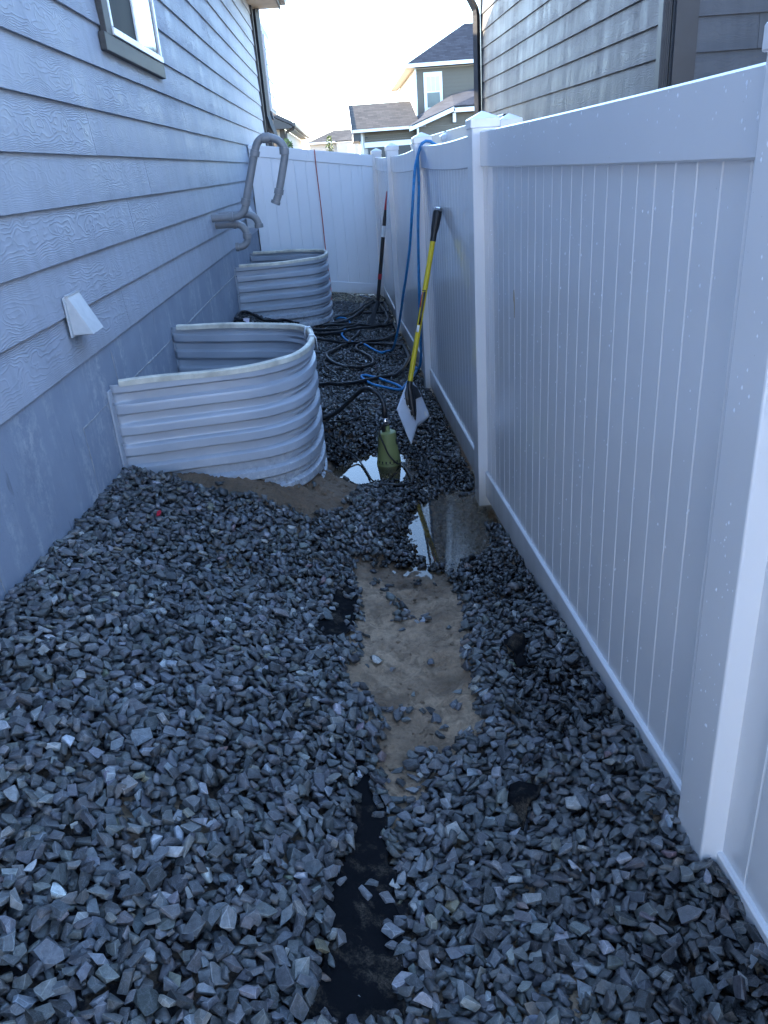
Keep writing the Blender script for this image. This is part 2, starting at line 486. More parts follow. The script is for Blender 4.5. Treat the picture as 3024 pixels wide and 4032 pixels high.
M['paving'] = m_plain('bounce_concrete', (0.60, 0.58, 0.55), 0.85, noise=0.12, nscale=1.5)  # added bounce surface behind the camera
M['lawn'] = m_plain('far_grass', (0.09, 0.115, 0.04), 0.95, noise=0.3, nscale=0.5)

# ------------------------------------------------------------------ lie of the land (metres; water surface of the puddles is z = 0)
CP=np.array([(-1.17,-.6,.70),(-1.17,.8,.68),(-1.17,2.14,.626),(-1.17,2.9,.55),(-1.17,3.55,.53),(-1.17,5.2,.5),(-1.17,6.5,.49),(-1.17,7.7,.48),(-1.17,8.4,.46),(-1.17,9.8,.38),(-1.17,11.2,.33),
(.76,-.6,.25),(.74,1.03,.245),(.73,1.5,.24),(.69,2.1,.175),(.69,2.92,.103),(.66,3.6,.06),(.65,4.0,-.03),(.63,4.6,.0),(.62,5.0,.015),(.57,6.8,.012),(.5,9.4,0.),(.43,11.2,.06),
(0,-.6,.36),(0,.6,.28),(.02,1.2,.21),(.05,1.7,.15),(.12,2.2,.105),(.15,2.6,.075),(.2,3.0,.035),(.2,3.3,-.005),(.45,3.25,.0),(.05,3.3,.01),(.16,3.75,.0),(.45,3.75,-.06),(.6,3.6,-.02),(.28,4.08,-.012),(.5,4.1,-.03),(.3,4.4,-.03),(.0,4.72,-.045),(.18,4.72,-.05),(-.12,4.85,-.025),(-.2,4.65,.0),(-.03,4.45,-.01),(.45,4.75,.005),(.1,5.1,.0),(.0,5.4,.035),(.4,5.5,.015),(.3,6.2,.045),(-.2,6.2,.13),(.3,8,.025),(-.15,8,.11),(0,9.5,.08),(-.4,11.1,.2),(.0,11.1,.13),
(-.25,4.2,.20),(-.2,4.45,.06),(-.6,3.6,.38),(-.9,3.6,.45),(-.4,3.3,.25),(-.1,3.2,.07),(-.6,2.5,.35),(-.25,2.4,.2),(-.5,1.5,.44),(-.25,1.4,.29),(-.25,5.2,.2),(-.6,5.4,.32),(-.6,7,.3),(-.25,8.4,.17),(.35,1.5,.17),(.4,2.2,.13)])
def _k(r2): return np.where(r2>1e-12,.5*r2*np.log(np.maximum(r2,1e-12)),0.)
_n=len(CP);_S=np.array([1,.7]);_P=CP[:,:2]*_S
_d=((_P[:,None]-_P[None])**2).sum(-1)
_A=np.zeros((_n+3,_n+3));_A[:_n,:_n]=_k(_d)+np.eye(_n)*.004;_A[:_n,_n]=1;_A[:_n,_n+1:]=_P;_A[_n:,:_n]=_A[:_n,_n:].T
_w=np.linalg.solve(_A,np.r_[CP[:,2],0,0,0])
def ground(x,y):
    x=np.asarray(x,float);y=np.asarray(y,float);sh=x.shape;q=np.stack([x.ravel(),y.ravel()],1)*_S
    out=np.empty(len(q))
    for i in range(0,len(q),20000):
        b=q[i:i+20000];d=((b[:,None]-_P[None])**2).sum(-1);out[i:i+20000]=_k(d)@_w[:_n]+_w[_n]+b@_w[_n+1:]
    return out.reshape(sh)

SAND2=[(-0.115,3.331),(-0.123,3.040),(-0.095,2.976),(-0.087,2.751),(-0.109,2.567),(-0.156,2.425),(-0.163,2.260),(-0.128,2.146),(-0.061,2.124),(-0.028,2.005),(-0.064,1.854),(-0.070,1.780),(-0.028,1.709),(-0.018,1.616),(-0.016,1.472),(-0.010,1.396),(0.016,1.414),(0.029,1.497),(0.013,1.570),(0.062,1.659),(0.113,1.732),(0.042,1.779),(0.093,1.846),(0.229,1.859),(0.309,2.007),(0.313,2.197),(0.326,2.464),(0.384,2.784),(0.361,3.109),(0.394,3.264),(0.214,3.327),(0.067,3.349),(-0.005,3.383)]
SAND1=[(-1.114,3.56),(-0.936,3.50),(-0.739,3.46),(-0.572,3.46),(-0.403,3.45),(-0.282,3.52),(-0.150,3.70),(-0.03,4.05),(0.010,4.45),(-0.092,4.78),(-0.174,4.80),(-0.283,4.776),(-0.349,4.177),(-0.717,3.796),(-0.963,3.752)]
FABRIC=[(-0.113,1.799),(-0.091,1.811),(-0.060,1.746),(-0.037,1.666),(-0.019,1.526),(-0.022,1.409),(-0.017,1.281),(-0.011,1.180),(-0.006,1.098),(-0.016,1.026),(-0.025,0.964),(-0.20,0.944),(-0.18,1.059),(-0.165,1.157),(-0.185,1.216),(-0.155,1.334),(-0.13,1.468),(-0.115,1.615)]
FABRIC2=[(-0.139,3.059),(-0.101,3.030),(-0.086,2.799),(-0.108,2.588),(-0.156,2.463),(-0.202,2.461),(-0.250,2.496),(-0.209,2.739)]
FABRIC3=[(0.437,2.431),(0.506,2.434),(0.530,2.328),(0.492,2.235),(0.531,2.135),(0.472,2.143),(0.440,2.250)]
FABRIC5=[(0.311,1.634),(0.377,1.637),(0.441,1.608),(0.405,1.547),(0.352,1.496),(0.303,1.456),(0.295,1.531)]
HOSE_A=[(0.046,8.548),(0.008,8.321),(-0.052,8.095),(-0.139,7.738),(-0.257,7.230),(-0.282,7.035),(-0.246,6.900),(-0.172,6.832),(-0.072,6.828),(0.031,6.893),(0.118,7.033),(0.142,7.208),(0.122,7.370),(0.046,7.544),(-0.004,7.703),(-0.001,7.858),(0.047,7.953),(0.176,8.047),(0.337,8.084),(0.495,8.055),(0.542,7.934),(0.519,7.658),(0.466,7.264),(0.372,6.834),(0.278,6.647),(0.187,6.565),(0.099,6.483),(-0.014,6.366),(-0.141,6.235),(-0.261,6.095),(-0.365,5.936),(-0.405,5.868)]
HOSE_B=[(-0.492,7.697),(-0.448,7.689),(-0.361,7.710),(-0.214,7.811),(-0.093,7.903),(0.097,8.061),(0.262,8.174),(0.352,8.357),(0.456,8.677),(0.522,8.961),(0.552,9.131),(0.508,9.213),(0.395,9.127),(0.209,8.912),(0.031,8.639),(-0.087,8.432),(-0.216,8.201),(-0.367,7.962),(-0.454,7.833),(-0.510,7.767)]
HOSE_C=[(-0.505,8.011),(-0.461,8.047),(-0.371,8.115),(-0.216,8.287),(-0.152,8.437),(-0.069,8.614),(0.033,8.728)]
HOSE_D=[(-0.627,8.323),(-0.536,8.409),(-0.410,8.461),(-0.282,8.503),(-0.152,8.588),(0.018,8.808),(0.157,8.912),(0.301,9.019),(0.367,9.202),(0.404,9.445),(0.404,9.753),(0.365,10.197),(0.323,10.484),(0.277,10.562),(0.216,10.437),(0.076,9.963),(-0.036,9.587),(-0.125,9.294),(-0.291,9.071),(-0.416,9.106),(-0.453,8.969),(-0.404,8.693),(-0.329,8.588),(-0.231,8.650),(-0.138,8.835),(-0.047,9.218),(0.071,9.772),(0.228,10.334),(0.313,10.456),(0.414,10.527),(0.490,10.435),(0.499,10.185),(0.452,9.923),(0.301,9.829),(0.117,9.790)]
HOSE_E=[(0.299,11.103),(0.214,10.857),(0.147,10.535),(0.137,10.332),(0.148,10.070),(0.143,9.658),(0.159,9.427),(0.131,9.010)]
HOSE_F=[(-1.078,7.560),(-1.144,7.653),(-1.179,7.863),(-1.165,8.042),(-1.101,8.126),(-1.019,8.041),(-0.916,7.941),(-0.828,8.003),(-0.757,8.179),(-0.637,8.342),(-0.533,8.497),(-0.451,8.705),(-0.340,8.930),(-0.223,9.061)]
CORD_THIN=[(-0.302,5.056),(-0.222,5.108),(-0.134,5.206),(-0.053,5.380),(-0.011,5.529),(-0.020,5.622),(-0.058,5.702),(-0.103,5.766),(-0.161,5.843),(-0.211,5.928),(-0.222,6.071),(-0.197,6.216),(-0.166,6.379),(-0.179,6.483),(-0.217,6.569),(-0.276,6.658),(-0.301,6.815),(-0.293,6.920),(-0.252,7.312),(-0.232,7.725)]
PUMP_CORD=[(0.222,4.781),(0.254,4.588),(0.270,4.408),(0.262,4.342),(0.225,4.315),(0.178,4.301),(0.109,4.307),(0.042,4.347),(-0.001,4.614),(-0.042,4.810),(-0.081,4.879),(-0.144,4.920),(-0.217,4.947),(-0.299,4.980),(-0.328,4.984)]
BLUE_G=[(0.321,7.800),(0.238,7.663),(0.166,7.786),(0.072,7.979),(-0.022,8.018),(-0.084,8.059),(-0.134,8.175),(-0.145,8.281),(-0.111,8.520),(-0.072,8.781),(-0.056,8.983),(-0.070,9.139),(-0.135,9.208),(-0.266,9.095),(-0.389,8.878)]
BLUE_H=[(0.565,7.141),(0.496,6.754),(0.410,6.439),(0.350,6.243),(0.316,6.212),(0.236,6.244),(0.144,6.323),(0.046,6.466),(0.019,6.541),(0.034,6.619),(0.077,6.620),(0.154,6.557),(0.277,6.408),(0.348,6.260)]
RED_G=[(-0.279,8.965),(-0.315,9.327),(-0.348,9.524),(-0.466,9.447),(-0.578,9.316),(-0.702,8.968),(-0.828,8.791),(-0.929,8.702),(-1.062,8.438)]
HOSE_P=[(-0.220,5.311),(-0.312,5.139),(-0.352,5.091)]

def lattice(seed):
    return np.random.default_rng(seed).random((64, 64))
_L = [lattice(s) for s in range(8)]
def vnoise(x, y, s, k=0):
    L = _L[k]
    x = np.asarray(x) * s + 500; y = np.asarray(y) * s + 500
    xi = np.floor(x).astype(int); yi = np.floor(y).astype(int)
    fx = x - xi; fy = y - yi
    fx = fx * fx * (3 - 2 * fx); fy = fy * fy * (3 - 2 * fy)
    g = lambda a, b: L[a % 64, b % 64]
    return (g(xi, yi) * (1 - fx) + g(xi + 1, yi) * fx) * (1 - fy) + (g(xi, yi + 1) * (1 - fx) + g(xi + 1, yi + 1) * fx) * fy - 0.5
def inside(poly, x, y):
    x = np.asarray(x, float); y = np.asarray(y, float)
    r = np.zeros(x.shape, bool)
    n = len(poly)
    for i in range(n):
        (x0, y0), (x1, y1) = poly[i], poly[(i + 1) % n]
        if y0 == y1: continue
        c = ((y0 > y) != (y1 > y)) & (x < (x1 - x0) * (y - y0) / (y1 - y0) + x0)
        r ^= c
    return r
def edge_dist(poly, x, y):
    d = np.full(np.shape(x), 9.0)
    n = len(poly)
    for i in range(n):
        a = np.array(poly[i]); b = np.array(poly[(i + 1) % n]); ab = b - a
        t = np.clip(((x - a[0]) * ab[0] + (y - a[1]) * ab[1]) / (ab @ ab + 1e-9), 0, 1)
        d = np.minimum(d, np.hypot(x - a[0] - t * ab[0], y - a[1] - t * ab[1]))
    return d

WALL_X = -1.17
def fence_x(y): return 0.77033 - 0.029025 * y      # front face of the rails of the long vinyl fence
WELL = [(-1.17, 3.60), (-0.95, 3.64), (-0.75, 3.675), (-0.60, 3.70), (-0.46, 3.745), (-0.345, 3.85), (-0.275, 4.02), (-0.247, 4.25), (-0.262, 4.47), (-0.315, 4.64), (-0.43, 4.765), (-0.60, 4.84), (-0.80, 4.90), (-0.98, 4.965), (-1.17, 5.03)]
WELL_DY = 4.64
def well_poly(k): return [(x, y + k * WELL_DY) for x, y in WELL] + [(-1.4, 5.03 + k * WELL_DY), (-1.4, 3.60 + k * WELL_DY)]

_lr = np.random.default_rng(77)
LUMPS = []
while len(LUMPS) < 120:
    _x, _y = _lr.uniform(-0.5, 0.4), _lr.uniform(1.4, 4.7)
    if inside(SAND2, _x, _y) or inside(SAND1, _x, _y):
        LUMPS.append((_x, _y, _lr.uniform(0.008, 0.034), _lr.uniform(-0.010, 0.012)))
def terrain(x, y):
    x = np.asarray(x, float); y = np.asarray(y, float)
    z = ground(np.clip(x, -1.2, 0.82), y)
    pxw = x + 0.09 * vnoise(x, y, 7, 6) + 0.04 * vnoise(x, y, 19, 5); pyw = y + 0.10 * vnoise(x + 7, y, 6, 2) + 0.04 * vnoise(x, y + 3, 17, 4)
    z = z - 0.078 * np.exp(-((pxw - 0.45) / 0.22) ** 4 - ((pyw - 3.70) / 0.36) ** 4) - 0.052 * np.exp(-((pxw - 0.03) / 0.24) ** 4 - ((pyw - 4.72) / 0.20) ** 4)
    sand = inside(SAND2, x, y)
    lum = vnoise(x, y, 9, 0) * 0.6 + vnoise(x, y, 21, 1) * 0.4
    fine = vnoise(x, y, 46, 2) * 0.6 + vnoise(x, y, 95, 3) * 0.4
    amp = 0.012 + 0.012 * inside(SAND1, x, y)
    rill = np.abs(vnoise(x + 0.25 * vnoise(x, y, 5, 5), y * 0.5, 11, 4))
    z = z + amp * lum + (0.006 + 0.018 * sand + 0.016 * inside(SAND1, x, y)) * fine + inside(SAND1, x, y) * (0.018 * rill)
    for lx, ly, lr, lh in LUMPS:
        near = (np.abs(x - lx) < 3 * lr) & (np.abs(y - ly) < 3 * lr)
        if near.any():
            q = ((x - lx) ** 2 + (y - ly) ** 2) / lr ** 2
            z = z + np.where(near, lh * np.exp(-q * q), 0)
    # scuffed foot marks in the bare sand
    for fx, fy, a, rx, ry, d in ((0.16, 2.85, 0.3, 0.075, 0.13, 0.016), (0.22, 2.3, -0.2, 0.06, 0.12, 0.013), (0.05, 2.0, 0.4, 0.06, 0.12, 0.012), (-0.33, 3.85, 0.9, 0.04, 0.10, 0.022), (-0.2, 4.05, 0.6, 0.05, 0.12, 0.018)):
        u = (x - fx) * math.cos(a) + (y - fy) * math.sin(a); v = -(x - fx) * math.sin(a) + (y - fy) * math.cos(a)
        q = (u / rx) ** 2 + (v / ry) ** 2
        z = z - d * np.exp(-q ** 2) + 0.5 * d * np.exp(-((np.sqrt(q) - 1.35) / 0.22) ** 2)
    return z

def yard_ground():
    xs = np.linspace(-1.2, 0.80, 205)
    ys = np.concatenate([np.linspace(-0.6, 0.8, 20)[:-1], np.linspace(0.8, 5.4, 470)[:-1], np.linspace(5.4, 11.6, 260)])
    X, Y = np.meshgrid(xs, ys)
    Z = terrain(X, Y)
    for k in (0, 1):
        Z = np.where(inside(well_poly(k), X, Y), 0.30 + 0.03 * vnoise(X, Y, 12, 1), Z)  # well floors raised out of sight to bounce light onto the inner walls
    n, m = X.shape
    V = np.stack([X, Y, Z], -1).reshape(-1, 3)
    i = np.arange(n * m).reshape(n, m)
    F = np.stack([i[:-1, :-1], i[:-1, 1:], i[1:, 1:], i[1:, :-1]], -1).reshape(-1, 4)
    me = bpy.data.meshes.new('side_yard_ground')
    me.from_pydata(V.tolist(), [], F.tolist())
    me.materials.append(M['soil'])
    WX = X + 0.08 * vnoise(X, Y, 16, 1) + 0.05 * vnoise(X, Y, 40, 2); WY = Y + 0.10 * vnoise(X + 3, Y, 14, 3)
    bare = np.where(inside(SAND2, WX, WY) | inside(SAND1, WX, WY) | inside(SAND2, X, Y), 1.0, 0.0)
    bare = np.maximum(bare, np.clip((vnoise(X, Y, 6, 7) - 0.08) * 9, 0, 1) * (X > 0.0) * (X < 0.45) * (Y < 3.2))
    bare = np.maximum(bare, np.clip((vnoise(X, Y, 8, 6) - 0.22) * 9, 0, 1))
    bare = np.maximum(bare, np.clip((Y - 3.1) * 3, 0, 1) * np.clip((5.2 - Y) * 3, 0, 1) * (X > 0.0))
    dmp = np.maximum(inside(SAND1, X, Y) * 0.95, np.clip((Y - 2.9) / 0.5, 0, 1) * 0.7)
    dmp = np.clip(dmp + 1.5 * np.clip(vnoise(X, Y, 8, 3) + 0.4 * vnoise(X, Y, 23, 5), 0, 1) * inside(SAND2, X, Y), 0, 1)
    me.attributes.new('damp', 'FLOAT', 'POINT').data.foreach_set('value', dmp.ravel().astype(np.float32))
    me.attributes.new('bare', 'FLOAT', 'POINT').data.foreach_set('value', bare.ravel().astype(np.float32))
    me.polygons.foreach_set('use_smooth', [True] * len(me.polygons))
    o = bpy.data.objects.new('side_yard_ground', me)
    COL.objects.link(o)
    tag(o, 'brown wet sand bed of the narrow side yard', 'ground', kind='structure')
    return o
YARD = yard_ground()

def outer_ground():
    # one sheet out to the horizon, with the side yard cut out of it
    b = MB()
    R = 900.0
    xs = [-R, -1.19, 0.79, R]; ys = [-R, -0.59, 11.55, R]
    for i in range(3):
        for j in range(3):
            if i == 1 and j == 1: continue
            za = 0.02
            b.add([(xs[i], ys[j], za), (xs[i + 1], ys[j], za), (xs[i + 1], ys[j + 1], za), (xs[i], ys[j + 1], za)], [(0, 1, 2, 3)])
    o = b.build('ground', M['dirt'])
    tag(o, 'dry dirt ground around the houses', 'ground', kind='structure')
outer_ground()

# ------------------------------------------------------------------ weed cloth peeping out of the gravel
from mathutils.geometry import delaunay_2d_cdt
def cloth(poly, label, seed, wr=0.008, lift=0.008, jag=0.012):
    r = np.random.default_rng(seed)
    B = cr([(*p, 0) for p in poly + [poly[0]]], 0.02)[:-1]
    c = np.mean([b[:2] for b in B], 0)
    bd = []
    for b in B:
        v = b[:2] - c; v /= np.linalg.norm(v) + 1e-9
        bd.append(b[:2] + v * r.uniform(-jag, jag * 0.6))
    P = [tuple(b) for b in bd]
    A = np.array(P)
    gx, gy = np.meshgrid(np.arange(A[:, 0].min(), A[:, 0].max(), 0.012), np.arange(A[:, 1].min(), A[:, 1].max(), 0.012))
    ok = inside(P, gx, gy) & (edge_dist(P, gx, gy) > 0.006)
    pts = P + list(zip((gx[ok] + r.uniform(-.002, .002, ok.sum())).tolist(), (gy[ok] + r.uniform(-.002, .002, ok.sum())).tolist()))
    n = len(P)
    out = delaunay_2d_cdt([Vector(p) for p in pts], [(i, (i + 1) % n) for i in range(n)], [], 1, 1e-5)
    V = np.array([(v.x, v.y) for v in out[0]])
    e = edge_dist(P, V[:, 0], V[:, 1])
    z = terrain(V[:, 0], V[:, 1]) + lift + wr * (np.abs(vnoise(V[:, 0] + seed, V[:, 1], 14, 6)) * 2 + vnoise(V[:, 0], V[:, 1] + seed, 33, 7)) + 0.010 * np.exp(-(e / 0.012) ** 2) * r.uniform(0.3, 1.0, len(V))
    b = MB()
    b.add(np.column_stack([V, z]), [tuple(f) for f in out[2]])
    o = b.build('weed_barrier_cloth', M['cloth'], smooth=True, solid=0.0022)
    tag(o, label, 'cloth', 'scraps of weed cloth in the gravel')
    return P
def shrink(P, k):
    c = np.mean(P, 0)
    return [tuple(c + (np.array(q) - c) * k) for q in P]
CLOTHS = [cloth(FABRIC, 'long torn strip of black weed cloth with sand dust, bottom centre between the stones', 1, 0.014, 0.010, 0.022),
          cloth(FABRIC2, 'rounded corner of black weed cloth at the left edge of the bare sand', 2, 0.012, 0.012),
          cloth(shrink(FABRIC3, 0.8), 'crumpled black weed cloth scrap right of the bare sand, nearest the puddle', 3, 0.06, 0.03, 0.02),
          cloth(shrink(FABRIC5, 0.72), 'black weed cloth fold among stones right of the narrow sand end', 5, 0.06, 0.03, 0.02)]

# ------------------------------------------------------------------ crushed stone
def stone_shapes(n=44):
    # broken rock: a jittered block with a few corners knocked off; a plain set and a set with worn edges
    import itertools
    out = []
    r = np.random.default_rng(11)
    while len(out) < n:
        ax = np.array([(1, 0, 0), (-1, 0, 0), (0, 1, 0), (0, -1, 0), (0, 0, 1), (0, 0, -1)], float)
        N = ax + r.normal(0, 0.24, ax.shape)
        N = np.vstack([N, r.normal(size=(int(r.integers(3, 7)), 3))])
        N /= np.linalg.norm(N, axis=1)[:, None]
        D = np.r_[r.uniform(0.72, 1.0, 6), r.uniform(0.78, 1.08, len(N) - 6)]
        V = []
        for t in itertools.combinations(range(len(N)), 3):
            A = N[list(t)]
            if abs(np.linalg.det(A)) < 0.08: continue
            v = np.linalg.solve(A, D[list(t)])
            if (N @ v <= D + 1e-6).all() and np.linalg.norm(v) < 2.2: V.append(v)
        if len(V) < 8: continue
        res = []
        for worn in (False, True):
            bm = bmesh.new()
            vs = [bm.verts.new(q) for q in V]
            bmesh.ops.remove_doubles(bm, verts=vs, dist=0.03)
            h = bmesh.ops.convex_hull(bm, input=bm.verts[:])
            junk = list({g for g in h['geom_interior'] + h['geom_unused'] if isinstance(g, bmesh.types.BMVert) and g.is_valid})
            if junk: bmesh.ops.delete(bm, geom=junk, context='VERTS')
            bmesh.ops.dissolve_limit(bm, angle_limit=0.06, verts=bm.verts[:], edges=bm.edges[:])
            flat = set(bm.faces)
            if worn:
                bmesh.ops.bevel(bm, geom=bm.edges[:], offset=0.075, segments=1, profile=0.5, affect='EDGES', clamp_overlap=True)
                ar = sorted((f.calc_area() for f in bm.faces), reverse=True)
            Fl = []; E = []
            big = max(f.calc_area() for f in bm.faces)
            tri = bmesh.ops.triangulate(bm, faces=bm.faces[:])
            bm.verts.index_update()
            Vv = np.array([v.co[:] for v in bm.verts]); F = np.array([[v.index for v in f.verts] for f in bm.faces])
            P0, P1, P2 = Vv[F[:, 0]], Vv[F[:, 1]], Vv[F[:, 2]]
            nn = np.cross(P1 - P0, P2 - P0); nn /= np.linalg.norm(nn, axis=1)[:, None] + 1e-12
            edge = ((nn @ N.T).max(1) < 0.985) if worn else np.zeros(len(F), bool)
            bm.free()
            c0 = (Vv.max(0) + Vv.min(0)) / 2; s0 = (Vv.max(0) - Vv.min(0)) / 2
            res.append(((Vv - c0) / s0, F, edge))
        out.append(res)
    return out
SHAPES = stone_shapes()

def lay_stones():
    g = 0.006
    x0, x1, y0, y1 = -1.165, 0.76, 0.55, 11.35
    nx = int((x1 - x0) / g); ny = int((y1 - y0) / g)
    gx = x0 + (np.arange(nx) + 0.5) * g; gy = y0 + (np.arange(ny) + 0.5) * g
    X, Y = np.meshgrid(gx, gy, indexing='ij')
    HM = terrain(X, Y)
    cov = np.zeros(HM.shape, bool)
    for P in CLOTHS:
        cov |= inside(P, X, Y)
    HM = HM + 0.012 * cov
    r = np.random.default_rng(23)
    N = 130000
    # more tries near the camera, all sizes angular 20 - 60 mm
    ty = y0 + (y1 - y0) * r.random(N) ** 1.2
    tx = x0 + (x1 - x0) * r.random(N)
    wx = tx + 0.08 * vnoise(tx, ty, 16, 1) + 0.05 * vnoise(tx, ty, 40, 2); wy = ty + 0.10 * vnoise(tx + 3, ty, 14, 3)
    s2 = inside(SAND2, wx, wy); s1 = inside(SAND1, wx, wy)
    d2 = edge_dist(SAND2, tx, ty); d1 = edge_dist(SAND1, tx, ty)
    fb = np.zeros(N, bool); fd = np.full(N, 9.0)
    for P in CLOTHS:
        i_ = inside(P, tx, ty); fb |= i_
        fd = np.where(i_, np.minimum(fd, edge_dist(P, tx, ty)), fd)
    wl = inside(well_poly(0), tx, ty) | inside(well_poly(1), tx, ty) | (edge_dist(WELL, tx, ty) < 0.024) | (edge_dist([(a, b + WELL_DY) for a, b in WELL], tx, ty) < 0.02)
    pool = np.exp(-((tx - 0.36) / 0.22) ** 2 - ((ty - 3.72) / 0.32) ** 2) + np.exp(-((tx + 0.02) / 0.16) ** 2 - ((ty - 4.70) / 0.17) ** 2)
    keep = r.random(N)
    ok = ~wl & (tx < fence_x(ty) - 0.004)
    clus = np.clip((vnoise(tx, ty, 11, 4) - 0.16) * 4, 0, 1)
    ok &= ~(s2 & (keep > np.where(d2 < 0.03, 0.22, 0.002 + 0.16 * clus)))
    ok &= ~(s1 & (keep > np.where(d1 < 0.02, 0.15, 0.008)))
    clf = np.clip((vnoise(tx, ty, 13, 6) - 0.02) * 5, 0, 1)
    ok &= ~(fb & (keep > np.where(ty < 1.85, np.where(fd < 0.02, 0.16, 0.010 + 0.12 * clf * (tx < -0.10)), 0.05 + 0.25 * clf)))
    ok &= ~(keep < np.clip(pool * 1.25, 0, 1) * 0.12)
    # right-hand bank by the narrow sand: thinner cover with sand showing between the stones
    thin = (tx > 0.02) & (tx < 0.42) & (ty < 2.0) & ~s2
    ok &= ~(thin & (keep > 0.72))
    thin2 = (vnoise(tx, ty, 3.2, 5) > 0.30)
    ok &= ~(thin2 & (keep > 0.68))
    strip = (np.abs(tx - (0.005 + 0.03 * vnoise(tx, ty, 5, 3))) < 0.022) & (ty < 1.75)
    ok &= ~(strip & (keep > 0.35))
    idx = np.nonzero(ok)[0]
    S = []
    GB = HM.copy()
    lim = np.where(ty < 2.6, 0.030, 0.026) * r.uniform(0.35, 1.35, N)
    for i in idx:
        x = tx[i]; y = ty[i]
        big = r.random()
        a = 0.0130 + 0.0090 * r.random() + (0.010 * r.random() if big > 0.92 else 0) - (0.006 * r.random() if big < 0.20 else 0)
        if big < 0.13: a = 0.0060 + 0.0040 * r.random()
        b_ = a * r.uniform(0.46, 0.88); c = a * r.uniform(0.27, 0.52)
        w = int(a * 0.85 / g) + 1
        ix = int((x - x0) / g); iy = int((y - y0) / g)
        if ix < w or iy < w or ix >= nx - w or iy >= ny - w:
            if x < fence_x(y) - 0.02 and ix > 0: pass
        sx = slice(max(ix - w, 0), ix + w + 1); sy = slice(max(iy - w, 0), iy + w + 1)
        h = HM[sx, sy]
        if h.size < 4: continue
        cx_ = min(ix, nx - 1); cy_ = min(iy, ny - 1)
        if HM[cx_, cy_] - GB[cx_, cy_] > lim[i]: continue
    
        zr = 0.40 * h.mean() + 0.60 * np.partition(h.ravel(), int(h.size * 0.85))[int(h.size * 0.85)]
        gxx = (h[-1].mean() - h[0].mean()) / (max(h.shape[0] - 1, 1) * g); gyy = (h[:, -1].mean() - h[:, 0].mean()) / (max(h.shape[1] - 1, 1) * g)
        zc = zr + c * 0.50
        S.append((x, y, zc, a, b_, c, gxx, gyy))
        dx = (X[sx, sy] - x) / a; dy = (Y[sx, sy] - y) / a
        q = dx * dx + dy * dy
        HM[sx, sy] = np.maximum(h, np.where(q < 0.74, zc + c * 0.85 * (1 - 0.55 * q), -9))
    return np.array(S), HM, (x0, y0, g)
ST, HMAP, HGRID = lay_stones()

def hm(x, y):
    ix = min(max(int((x - HGRID[0]) / HGRID[2]), 0), HMAP.shape[0] - 1); iy = min(max(int((y - HGRID[1]) / HGRID[2]), 0), HMAP.shape[1] - 1)
    return float(HMAP[ix, iy])

